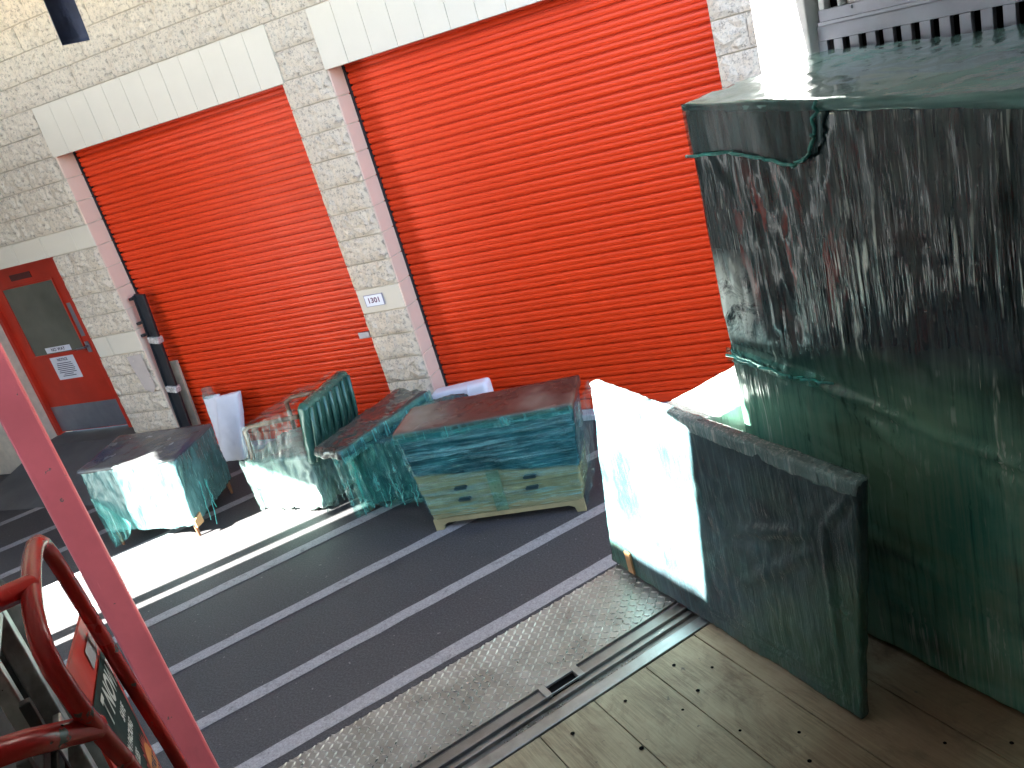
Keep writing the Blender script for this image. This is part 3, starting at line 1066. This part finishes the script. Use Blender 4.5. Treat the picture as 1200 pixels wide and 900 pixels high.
# side cabinet (left)
t = thing('wrapped_cabinet', (-5.5, 4.4, 0), 'low teal film-wrapped cabinet standing leftmost, near the red door', 'cabinet')
FLb, FRb, BRb, BLb = Vector((-5.93, 4.05, .13)), Vector((-5.10, 4.15, .10)), Vector((-5.32, 4.86, .12)), Vector((-6.10, 4.76, .13))
FLt, FRt, BRt, BLt = Vector((-5.99, 4.06, .685)), Vector((-5.07, 4.19, .665)), Vector((-5.22, 4.80, .665)), Vector((-6.18, 4.70, .685))
wrapped('body', t, W_CAB, (FLb, FRb, BRb, BLb), (FLt, FRt, BRt, BLt), .018, .016, .022, 1, (8, 8, 4))
up = Vector((0, 0, .012))
wrapped('top', t, W_CABT, [p + Vector((0, 0, -.02)) for p in (FLt, FRt, BRt, BLt)], [p + up for p in (FLt, FRt, BRt, BLt)], .025, .004, .012, 2)
for p in (FRb, BRb, BLb, FLb):
    q = p.lerp((FLb + BRb) / 2, .10)
    MB().tube([(q.x, q.y, q.z + .02), (q.x, q.y, 0)], [.018, .011], 10).build('leg', M_LEG, t)
q = FRb.lerp(BRb, .06)
MB().hexa([tuple(FRb + Vector((-.002, -.014, -.005))), tuple(FRb + Vector((.014, -.008, -.005))), tuple(q + Vector((.012, .04, -.005))), tuple(q + Vector((-.02, .04, -.005))),
           tuple(FRb + Vector((-.002, -.014, .06))), tuple(FRb + Vector((.015, -.008, .06))), tuple(q + Vector((.014, .04, .085))), tuple(q + Vector((-.02, .04, .085)))]).build('corner_guard', M_KRAFT, t, bev=.004)
film('film_flap', t, F_TEAL, (FLb + Vector((-.02, -.012, .34)), FLb + Vector((.30, -.012, .10)), FLb + Vector((.22, -.012, -.02)), FLb + Vector((.0, -.02, -.125))), 16, 16, .02, 3)
strands('film_tail', t, F_EDGE, ((BRb.lerp(FRb, .55) + Vector((.015, 0, .32)), BRb.lerp(FRb, .6) + Vector((.06, -.02, 0.0)), .0),
                                 (BRb.lerp(FRb, .5) + Vector((.015, 0, .25)), BRb.lerp(FRb, .7) + Vector((.09, -.05, -.09)), .0),
                                 (BRb.lerp(FRb, .65) + Vector((.015, 0, .3)), BRb.lerp(FRb, .75) + Vector((.05, -.03, -.04)), .0)), .004, 4)

# white foam pads leaning on the first roll up door
t = thing('foam_pad', (-5.82, 5.45, 0), 'white foam pad with crumpled corner leaning on the left roll up door', 'foam pad')
wrapped('pad', t, M_FOAM, ((-5.97, 5.40, 0), (-5.71, 5.42, 0), (-5.70, 5.49, 0), (-5.96, 5.47, 0)), ((-5.88, 5.55, .60), (-5.61, 5.57, .62), (-5.60, 5.64, .62), (-5.87, 5.62, .60)), .02, .006, .018, 7)
wrapped('pad', t, M_FOAM, ((-6.00, 5.47, 0), (-5.90, 5.48, 0), (-5.90, 5.52, 0), (-6.0, 5.51, 0)), ((-6.07, 5.60, .60), (-5.87, 5.60, .61), (-5.87, 5.64, .61), (-6.07, 5.64, .60)), .02, .005, .012, 8)
wrapped('crumpled_corner', t, F_CLEAR, ((-6.07, 5.58, .59), (-5.93, 5.58, .59), (-5.93, 5.65, .59), (-6.07, 5.65, .59)), ((-6.04, 5.60, .69), (-5.96, 5.60, .685), (-5.96, 5.66, .685), (-6.04, 5.66, .69)), .012, .014, .012, 9, (20, 20, 20))

# black bed rail and plank
t = thing('bed_rail', (-6.40, 5.56, 0), 'tall black metal bed rail with silver tape bands leaning beside the left door', 'bed rail')
A0, A1 = Vector((-6.405, 5.56, .0)), Vector((-6.315, 5.635, 1.665))
ax = Vector((.056, 0, -.01))
ay = Vector((0, .05, 0))


def bar(B, Tt, ax, ay):
    return MB().hexa([tuple(p) for p in (B - ax - ay, B + ax - ay, B + ax + ay, B - ax + ay, Tt - ax - ay, Tt + ax - ay, Tt + ax + ay, Tt - ax + ay)])


bar(A0, A1, ax, ay * .3).build('rail', M_BLACK, t, bev=.003)
bar(A0 + Vector((-.05, -.008, 0)), A1 + Vector((-.05, -.008, 0)), ax * .12, ay * .5).build('flange', M_BLACK, t)
for f in (.735, .44):
    p = A0.lerp(A1, f)
    bar(p - (A1 - A0).normalized() * .03, p + (A1 - A0).normalized() * .035, ax * 1.12, ay * .75).build('tape_band', M_TAPE, t, bev=.01)
for f, l in ((.985, .03), (.845, .045), (.775, .045)):
    p = A0.lerp(A1, f)
    bar(p + Vector((-.055 - l, -.02, -.012)), p + Vector((-.055 - l, -.02, .012)), Vector((.0, 0, 0)) + Vector((.02, 0, 0)), ay * .4).build('hook', M_BLACK, t)
    bar(p + Vector((-.05 - l * .5, -.02, .002)), p + Vector((-.05 - l * .5, -.02, .016)), Vector((l * .5, 0, 0)), ay * .3).build('hook', M_BLACK, t)
t = thing('wood_plank', (-6.37, 5.66, 0), 'narrow pale wooden plank leaning right behind the black bed rail', 'plank')
bar(Vector((-6.375, 5.66, 0)), Vector((-6.335, 5.70, .97)), Vector((.046, 0, 0)), Vector((0, .014, 0))).build('plank', M_WOODP, t, bev=.002)

# wrapped chair
t = thing('wrapped_chair', (-4.4, 4.7, 0), 'armchair in pale film with striped green padded back, between the two teal pieces', 'chair')
wrapped('seat', t, W_CHAIR, ((-4.66, 4.46, .03), (-4.10, 4.43, .03), (-4.04, 4.98, .03), (-4.62, 5.0, .03)), ((-4.70, 4.46, .47), (-4.09, 4.46, .47), (-4.03, 5.02, .47), (-4.64, 5.05, .47)), .018, .030, .03, 11, (9, 9, 5))
bk = wrapped('backrest', t, W_BACK, ((-4.12, 4.44, .40), (-4.03, 4.42, .40), (-3.97, 5.02, .40), (-4.07, 5.04, .40)), ((-4.05, 4.48, .87), (-3.94, 4.47, .86), (-3.90, 5.03, .90), (-4.02, 5.05, .91)), .02, .010, .045, 12, (4, 14, 3))
for k in range(7):
    f = (k + .5) / 7
    p = Vector((-4.028, 4.43, .42)).lerp(Vector((-3.968, 5.02, .42)), f)
    q = Vector((-3.938, 4.475, .83)).lerp(Vector((-3.898, 5.025, .865)), f)
    MB().tube([tuple(p + Vector((.004, 0, 0))), tuple(p.lerp(q, .5) + Vector((.012, 0, 0))), tuple(q)], .017, 8).build('channel_roll', W_BACK, t, smooth=True)
MB().tube([(-4.64, 4.50, .45), (-4.62, 4.51, .70), (-4.55, 4.50, .735), (-4.06, 4.49, .78)], .018, 10).build('arm', M_LEG, t, smooth=True)
MB().tube([(-4.60, 5.0, .45), (-4.58, 5.0, .70), (-4.51, 5.0, .735), (-4.02, 5.0, .78)], .018, 10).build('arm', M_LEG, t, smooth=True)
film('film_sheet', t, F_CLEAR, ((-4.69, 4.45, .46), (-4.08, 4.43, .46), (-4.04, 4.46, .86), (-4.62, 4.48, .74)), 26, 20, .02, 5)
film('film_sheet', t, F_CLEAR, ((-4.62, 4.48, .74), (-4.05, 4.47, .87), (-4.02, 5.02, .905), (-4.58, 5.02, .74)), 26, 26, .03, 6)
film('film_sheet', t, F_CLEAR, ((-4.03, 4.41, .40), (-3.97, 4.62, .42), (-3.98, 4.62, .03), (-4.06, 4.41, .02)), 14, 20, .03, 8, .03)
film('film_sheet', t, F_CLEAR, ((-4.72, 4.43, .50), (-4.30, 4.40, .47), (-4.26, 4.40, .10), (-4.70, 4.43, .06)), 20, 20, .035, 41, .04, 11)
strands('film_tail', t, F_CLEAR, [((-4.03 + .02 * k, 4.42 + .03 * k, .40), (-4.05 + .03 * k, 4.40 + .04 * k, .03 + .02 * (k % 2)), -.01) for k in range(7)], .004, 13)
strands('film_tail', t, F_CLEAR, [((-4.66 + .05 * k, 4.46, .47), (-4.58 + .06 * k, 4.50, .74 + .005 * k), .02) for k in range(8)], .003, 14)
MB().tube([(-3.99, 4.80, .42), (-3.93, 4.83, .20), (-3.90, 4.85, 0)], [.026, .02, .014], 10).build('leg', M_LEG, t, smooth=True)
MB().tube([(-3.93, 4.76, .12), (-3.62, 4.86, .16)], .014, 8).build('stretcher', M_LEG, t)

# wrapped bench and slab lying on it
t = thing('wrapped_bench', (-3.4, 4.7, 0), 'dark teal film-wrapped bench standing left of the dresser, a flat slab on top', 'bench')
thing_bench = t
wrapped('body', t, W_BENCH, ((-3.72, 4.42, .05), (-2.95, 4.52, .05), (-3.02, 5.1, .05), (-3.80, 5.0, .05)), ((-3.75, 4.40, .555), (-2.92, 4.50, .56), (-3.02, 5.13, .56), (-3.84, 5.03, .555)), .018, .022, .025, 14, (10, 10, 4))
for p in ((-3.69, 4.45), (-3.0, 4.55), (-3.06, 5.06), (-3.76, 4.98)):
    MB().tube([(p[0], p[1], .08), (p[0], p[1], 0)], [.02, .014], 8).build('leg', M_LEG, t)
film('film_skirt', t, F_TEAL, ((-3.75, 4.385, .54), (-2.95, 4.485, .54), (-2.98, 4.47, .07), (-3.72, 4.385, .04)), 40, 20, .025, 3, .06)
t = thing('wrapped_slab', (-3.55, 4.7, .57), 'long flat film-wrapped board lying on top of the teal bench', 'board')
zs = .575
wrapped('board', t, W_SLAB, ((-3.86, 4.26, zs - .03), (-3.56, 4.18, zs - .03), (-3.27, 5.00, zs), (-3.62, 5.12, zs)), ((-3.87, 4.27, zs + .045), (-3.57, 4.19, zs + .045), (-3.27, 5.02, zs + .085), (-3.62, 5.14, zs + .085)), .016, .014, .03, 15, (9, 9, 9))
film('film_edge_roll', t, F_TEAL, ((-3.55, 4.175, zs + .05), (-3.25, 5.0, zs + .09), (-3.24, 5.0, zs - .02), (-3.54, 4.165, zs - .04)), 40, 8, .015, 9)

film('film_sheet', thing_bench, F_TEAL, ((-3.80, 4.36, .50), (-3.60, 4.34, .54), (-3.55, 4.32, .10), (-3.76, 4.34, .0)), 18, 26, .035, 31, .04, 12)
strands('film_tail', thing_bench, F_EDGE, [((-3.45 + .05 * k, 4.43 + .008 * k, .22 - .01 * k), (-3.43 + .055 * k + (.03 if k % 2 else -.03), 4.38, .05 + .02 * (k % 3)), 0) for k in range(6)], .003, 9)
# white plastic case behind the dresser
t = thing('white_case', (-3.25, 5.4, 0), 'white plastic case with a slot handle standing behind the dresser', 'case')
wrapped('shell', t, M_WHPL, ((-3.56, 5.33, 0), (-3.0, 5.36, 0), (-3.0, 5.52, 0), (-3.56, 5.50, 0)), ((-3.50, 5.36, .47), (-3.0, 5.38, .515), (-3.0, 5.50, .525), (-3.50, 5.48, .48)), .025, .002, .03, 16)
MB().box(-3.32, -3.19, 5.352, 5.362, .437, .455).build('handle_slot', M_DARK, t)
MB().tube([(-3.16, 5.40, .515), (-3.155, 5.36, .47), (-3.15, 5.352, .40)], .006, 6).build('cord', M_FOAM, t)

# dresser
t = thing('wrapped_dresser', (-2.5, 4.4, 0), 'pale wooden dresser under blue-green film with dark slot pulls, right of the bench', 'dresser')
fb, ft = (Vector((-2.99, 4.15, .07)), Vector((-1.98, 4.33, .07))), (Vector((-3.035, 4.11, .735)), Vector((-1.90, 4.35, .72)))
bb, bt = (Vector((-2.07, 4.72, .07)), Vector((-3.06, 4.55, .07))), (Vector((-1.955, 4.69, .73)), Vector((-3.08, 4.47, .74)))
body = wrapped('body', t, W_DRES, (fb[0], fb[1], bb[0], bb[1]), (ft[0], ft[1], bt[0], bt[1]), .014, .009, .012, 17, (5, 5, 12))
lip = Vector((0, -.015, 0))
wrapped('top', t, W_DREST, (ft[0] + lip + Vector((-.01, 0, -.02)), ft[1] + lip + Vector((.01, 0, -.02)), bt[0] + Vector((.01, .01, -.02)), bt[1] + Vector((-.01, .01, -.02))),
        (ft[0] + lip + Vector((-.01, 0, .022)), ft[1] + lip + Vector((.01, 0, .022)), bt[0] + Vector((.01, .01, .05)), bt[1] + Vector((-.01, .01, .03))), .02, .004, .012, 18)
film('film_lip', t, F_TEAL, (ft[0] + lip * 2 + Vector((-.012, 0, .020)), ft[1] + lip * 2 + Vector((.012, 0, .020)), ft[1] + lip * 1.6 + Vector((.012, 0, -.035)), ft[0] + lip * 1.6 + Vector((-.012, 0, -.05))), 60, 8, .010, 19, .02, 14)
film('film_sheet', t, F_WISP, (ft[0] + lip * 1.5, ft[1] + lip * 1.5, fb[1] + lip + Vector((0, 0, .06)), fb[0] + lip + Vector((0, 0, .06))), 70, 50, .012, 20, .03, 9)
ud = (fb[1] - fb[0]).normalized()
nd = Vector((ud.y, -ud.x, 0))


def on_front(u, z, d):
    f = (z - .07) / .66
    a = fb[0].lerp(ft[0], f)
    b = fb[1].lerp(ft[1], f)
    p = a.lerp(b, u)
    return Vector((p.x, p.y, z)) + nd * d


M_SLOT = plain('slot_pull', (.008, .030, .034), .35)
for (u, z) in ((.265, .300), (.265, .215), (.70, .305), (.70, .225)):
    mb = MB()
    n = 8
    ptsq = []
    for (sx, a0) in ((1, -PI / 2), (-1, PI / 2)):
        for k in range(n + 1):
            a = a0 + PI * k / n
            ptsq.append(on_front(u, z, .010) + ud * (sx * .032 + .011 * math.cos(a)) + Vector((0, 0, .011 * math.sin(a))))
    mb.prism([tuple(p) for p in ptsq], tuple(nd * -.006), tuple(nd * .016))
    mb.build('slot_pull', M_SLOT, t)
M_STRIPE = plain('green_film_band', (.085, .155, .095), .3, var=.25, scale=14, bump=.2)
mb = MB()
mb.poly([tuple(on_front(a, z, .009 + .002 * math.sin(z * 60))) for z in (.08, .16, .24, .32, .38) for a in (.44, .52)], [(2 * i, 2 * i + 1, 2 * i + 3, 2 * i + 2) for i in range(4)])
mb.build('film_band', M_STRIPE, t)
# plinth with bracket feet
M_PLINTH = plain('pale_olive_wood', (.22, .20, .11), .5, var=.2, scale=8, bump=.08)
mb = MB()
prof = [(0, 0), (.055, 0), (.065, .04), (.10, .055), (.90, .055), (.935, .04), (.945, 0), (1, 0), (1, .085), (0, .085)]
mb.prism([tuple(on_front(u, .07, .010)[k] if k < 2 else z for k in range(3)) for u, z in prof], (0, 0, 0), tuple(nd * -.03))
mb.build('plinth', M_PLINTH, t)
for u in (.03, .86):
    q = on_front(u, .07, -.30)
    MB().box(q.x - .03, q.x + .03, q.y - .03, q.y + .03, 0, .08).build('foot', M_PLINTH, t)
# drawer lines
dl = MB()
for z in (.262, .085):
    a, b = on_front(.03, z, .0085), on_front(.97, z, .0085)
    dl.poly([tuple(a), tuple(b), tuple(b + Vector((0, 0, .004))), tuple(a + Vector((0, 0, .004)))], [(0, 1, 2, 3)])
dl.build('drawer_gap', plain('gap_line', (.10, .10, .05), .8), t)
film('film_side', t, F_CLEAR, (ft[1] + Vector((.02, -.01, .0)), bt[0] + Vector((.06, .02, .0)), bb[0] + Vector((.06, 0, .0)), fb[1] + Vector((.015, -.01, -.03))), 16, 24, .03, 12)

# panel in the truck opening
t = thing('wrapped_package', tuple(T(1.22, 1.8, DK)), 'dark teal film-wrapped flat panel standing on the deck edge, its left end sunlit', 'package')
PB = [T(1.222, 2.38, DK + .004), T(1.222, 1.275, DK + .004), T(1.252, 1.275, DK + .004), T(1.252, 2.38, DK + .004)]
PT = [T(1.222, 2.20, 1.71), T(1.222, 1.172, 1.685), T(1.254, 1.172, 1.685), T(1.254, 2.20, 1.71)]
rc = random.Random(8)
CR_P = [(.10, .78, .05, .10, .008, .012), (.10, .78, .02, .95, .007, .012), (.10, .75, .45, .55, .006, .02), (.10, .70, .40, .30, .005, .02), (.09, .5, .03, .45, .006, .01), (.03, .05, .55, .09, .005, .006), (.02, .09, .40, .13, .004, .006)]
for k in range(16):
    u = rc.uniform(.05, .95)
    w = rc.uniform(.05, .8)
    CR_P.append((u, w, u + rc.uniform(-.08, .08), w + rc.uniform(.08, .3), rc.uniform(.0015, .004), rc.uniform(.005, .012)))
wrapped('body', t, W_PANEL, [PB[1], PB[0], PB[3], PB[2]], [PT[1], PT[0], PT[3], PT[2]], .0105, .0045, .008, 21, (8, 8, 5), creases=CR_P)
F_TOP = m_wrap('wrap_panel_edge', (.16, .28, .30), az=TA, vert=True, pale=(.72, .80, .82), pamt=1.0, freq=2.5, rough=.15, bs=1.0)  # top edge painted pale to give the sparkle of light from above
wrapped('film_edge_band', t, F_TOP, [T(1.2185, 1.185, 1.64), T(1.2185, 2.17, 1.67), T(1.254, 2.17, 1.67), T(1.254, 1.185, 1.64)], [T(1.2165, 1.168, 1.690), T(1.2165, 2.203, 1.714), T(1.257, 2.203, 1.714), T(1.257, 1.168, 1.690)], .01, .0035, .01, 22, (25, 25, 25))
MB(T).box(1.210, 1.217, 2.215, 2.245, .975, 1.06).build('corner_guard', M_KRAFT, t)

# pale wrapped panel behind it
t = thing('pale_wrapped_carton', tuple(T(1.5, 1.95, DK)), 'sunlit pale film-wrapped carton between the teal panel and the big box', 'carton')
wrapped('body', t, W_WHITE, (T(1.295, 1.85, DK + .004), T(1.295, 2.06, DK + .004), T(1.72, 2.06, DK + .004), T(1.72, 1.85, DK + .004)), (T(1.295, 1.85, 1.60), T(1.295, 2.065, 1.59), T(1.72, 2.065, 1.61), T(1.72, 1.85, 1.61)), .02, .004, .012, 27)

# big wrapped box
t = thing('big_wrapped_box', tuple(T(1.75, 1.1, DK)), 'tall bulky box wrapped in dark glossy green film against the truck wall', 'wrapped box')
BB = [T(1.478, .25, DK + .004), T(1.478, 1.835, DK + .004), T(2.06, 1.835, DK + .004), T(2.06, .25, DK + .004)]
BT = [T(1.478, .25, 2.355), T(1.478, 1.818, 2.468), T(2.052, 1.86, 2.473), T(2.052, .25, 2.40)]
CR_B = [(.99, .545, .83, .535, .010, .014), (.83, .535, .62, .50, .008, .014), (.62, .50, .30, .47, .006, .014), (.80, .54, .60, .42, .007, .02), (.95, .30, .6, .22, .005, .02), (.5, .45, .1, .35, .006, .02)]
for k in range(60):
    u = rc.uniform(.03, .97)
    w = rc.uniform(.35, .8)
    CR_B.append((u, w, u + rc.uniform(-.02, .02), w + rc.uniform(.05, .16), rc.uniform(.002, .006), rc.uniform(.005, .010)))
for k in range(25):
    u = rc.uniform(.03, .9)
    w = rc.uniform(.03, .4)
    CR_B.append((u, w, u + rc.uniform(.04, .14), w + rc.uniform(-.02, .06), rc.uniform(.002, .004), rc.uniform(.005, .012)))
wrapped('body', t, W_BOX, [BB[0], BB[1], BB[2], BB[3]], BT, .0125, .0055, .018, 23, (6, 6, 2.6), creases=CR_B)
lift = Vector((0, 0, .010))
wrapped('top_film', t, W_BOXT, [BT[0] + T(-.006, 0, -.03), BT[1] + T(-.006, .006, -.012), BT[2] + T(0, .006, -.02), BT[3] + T(0, 0, -.03)], [p + lift for p in (BT[0] + T(-.006, 0, 0), BT[1] + T(-.006, .006, 0), BT[2] + T(0, .006, 0), BT[3])], .016, .006, .012, 24, (6, 6, 6))
# flap of film folded over the top corner
fl = MB(T)
pts = [(1.4705, 1.812, 2.478), (1.4705, 1.37, 2.445), (1.470, 1.385, 2.375), (1.470, 1.42, 2.325), (1.470, 1.46, 2.308), (1.470, 1.54, 2.325), (1.470, 1.66, 2.348), (1.470, 1.812, 2.345)]
fl.poly(pts, [tuple(range(8))])
fl.build('film_flap', m_film('film_flap_dark', (.55, .72, .72), (.03, .07, .075), .35, .5), t)
strands('film_fold', t, F_EDGE, [(T(*a), T(*b), 0) for a, b in zip([(1.464, p[1], p[2]) for p in pts[1:7]], [(1.464, p[1], p[2]) for p in pts[2:8]])], .0045, 6, 6)
dg_ = [(1.812, 1.775), (1.70, 1.758), (1.57, 1.752), (1.45, 1.757), (1.32, 1.752), (1.15, 1.745), (.95, 1.755), (.6, 1.77)]
strands('film_band', t, F_EDGE, [(T(1.4665, a[0], a[1] + .0), T(1.4665, b[0], b[1]), 0) for a, b in zip(dg_[:3], dg_[1:4])], .004, 17, 6)
film('film_fold', t, F_TEAL, (T(1.466, 1.815, 1.80), T(1.466, 1.46, 1.775), T(1.466, 1.50, 1.735), T(1.466, 1.82, 1.755)), 24, 8, .008, 18)

# ---------------------------------------------------------------- hand trucks at the left
t = thing('red_hand_truck', tuple(T(-.19, 1.15, DK)), 'red tubular hand truck with a dark green and orange sticker', 'hand truck')
hc = -.185
far = [(hc, 1.46, DK + .12), (hc, 1.455, 1.45), (hc, 1.449, 1.721), (hc, 1.361, 2.005), (hc, 1.314, 2.202), (hc, 1.285, 2.262), (hc, 1.235, 2.29)]
near = [(hc, 1.150, 2.300), (hc, 1.05, 2.300), (hc, .985, 2.292), (hc, .945, 2.262), (hc, .965, 2.185), (hc, .999, 2.12), (hc, 1.057, 2.024), (hc, 1.07, 1.8), (hc, 1.07, DK + .12)]


def smoothpath(p, it=2):
    for _ in range(it):
        q = [p[0]]
        for a, b in zip(p[:-1], p[1:]):
            q += [tuple(a[k] * .75 + b[k] * .25 for k in range(3)), tuple(a[k] * .25 + b[k] * .75 for k in range(3))]
        q.append(p[-1])
        p = q
    return p


MB(T).tube(smoothpath(far + near, 1), .0112, 12).build('frame', M_RED, t, smooth=True)
MB(T).tube([(hc, 1.06, 2.302), (hc - .10, .95, 2.345), (hc - .2, .85, 2.36)], .014, 10).build('grip', M_RED, t, smooth=True)
MB(T).tube([(hc, .995, 2.135), (hc - .05, .92, 2.20), (hc - .14, .80, 2.29)], .015, 10).build('crossbar', M_RED, t, smooth=True)
MB(T).tube([(hc, 1.07, 1.55), (hc, 1.46, 1.55)], .013, 10).build('crossbar', M_RED, t, smooth=True)
MB(T).box(hc - .02, hc + .02, 1.03, 1.50, DK + .004, DK + .012).build('toe_plate', M_RED, t)
for cc in (hc - .10, hc + .0):
    pass
for oo in (1.02, 1.50):
    MB(T).tube([(hc - .10, oo - .02, DK + .10), (hc - .10, oo + .02, DK + .10)], .096, 18).build('wheel', M_RUBBER, t)
# sign panel
sx = T(0, .975, -.22).normalized()
sy = T(0, .22, .975).normalized()
so0 = T(hc - .018, 1.245, 1.935)


def sg(u, v, d=0):
    return tuple(so0 + sx * u + sy * v + T(d, 0, 0))


mb = MB()
mb.hexa([sg(-.20, -.35, -.004), sg(.155, -.35, -.004), sg(.155, -.35, 0), sg(-.20, -.35, 0), sg(-.20, .19, -.004), sg(.155, .19, -.004), sg(.155, .19, 0), sg(-.20, .19, 0)])
pn = mb.build('sign_panel', M_REDPL, t)
MB().poly([sg(-.17, -.19, .002), sg(.125, -.19, .002), sg(.125, .125, .002), sg(-.17, .125, .002)], [(0, 1, 2, 3)]).build('sticker', M_STK, pn)
MB().poly([sg(-.02, .135, .002), sg(.10, .135, .002), sg(.10, .165, .002), sg(-.02, .165, .002)], [(0, 1, 2, 3)]).build('grey_strip', M_CURB, pn)
text_mesh('lettering', 'T NOW!', .058, M_STKW, pn, sg(.012, .088, .0035), sx, sy, bold=.002, sx=.95)
for i, (txt, u, v, sz) in enumerate((('SAVE', .03, .045, .024), ('ON PACKING', -.01, .018, .022), ('SUPPLIES', -.05, -.008, .022), ('TODAY', -.08, -.034, .022))):
    text_mesh('lettering', txt, sz, M_STKW, pn, sg(u, v, .0035), sx, sy, bold=.001)
nb = 22
bpts = []
for i in range(2 * nb):
    rr = .050 if i % 2 else .066
    a = PI * i / nb
    bpts.append(sg(.065 + rr * math.cos(a), -.075 + rr * math.sin(a), .0032))
MB().poly(bpts, [tuple(range(2 * nb))]).build('starburst', M_BURST, pn)
MB().poly([sg(.065 + .047 * math.cos(2 * PI * i / 32), -.075 + .047 * math.sin(2 * PI * i / 32), .0045) for i in range(32)], [tuple(range(32))]).build('disc', M_ORANGE, pn)
text_mesh('lettering', 'START\nTODAY', .024, M_INK, pn, sg(.065, -.075, .0058), sx, sy, bold=.001)

t = thing('aluminium_hand_truck', tuple(T(-.36, 1.45, DK)), 'worn aluminium hand truck with dark rails behind the red one', 'hand truck')
for (c0, o0, w) in ((-.36, 1.665, .016), (-.31, 1.27, .012)):
    MB(T).box(c0 - w, c0 + w, o0 - w, o0 + w, DK + .1, 2.15).build('side_rail', M_ALU, t, bev=.003)
MB(T).box(-.41, -.395, 1.27, 1.68, DK + .1, 2.12).build('back_panel', M_BLKPL, t)
for z in (1.2, 1.5, 1.8, 2.05):
    MB(T).box(-.36, -.345, 1.283, 1.648, z, z + .03).build('cross_strap', M_ALU, t, bev=.003)
mb = MB(T)
for k in range(8):
    mb.box(-.30, -.285, 1.12, 1.24, 1.70 + k * .045, 1.722 + k * .045)
mb.box(-.30, -.285, 1.10, 1.12, 1.66, 2.08)
mb.box(-.30, -.285, 1.24, 1.256, 1.66, 2.08)
mb.build('vented_plate', M_BLKPL, t, bev=.002)
for oo in (1.33, 1.60):
    MB(T).tube([(-.46, oo - .025, DK + .12), (-.46, oo + .025, DK + .12)], .115, 18).build('wheel', M_RUBBER, t)
t = thing('blanket_bundle', tuple(T(-.43, 1.77, DK)), 'dark scuffed blanket bundle behind the hand trucks at the left edge', 'blanket')
wrapped('bundle', t, plain('dark_quilt', (.04, .045, .045), .85, var=.6, scale=16, bump=.6, bscale=40), (T(-.52, 1.70, DK + .006), T(-.33, 1.70, DK + .006), T(-.33, 1.84, DK + .006), T(-.52, 1.84, DK + .006)),
        (T(-.52, 1.71, 2.12), T(-.33, 1.71, 2.09), T(-.33, 1.83, 2.09), T(-.52, 1.83, 2.12)), .03, .02, .07, 30, (8, 8, 8))
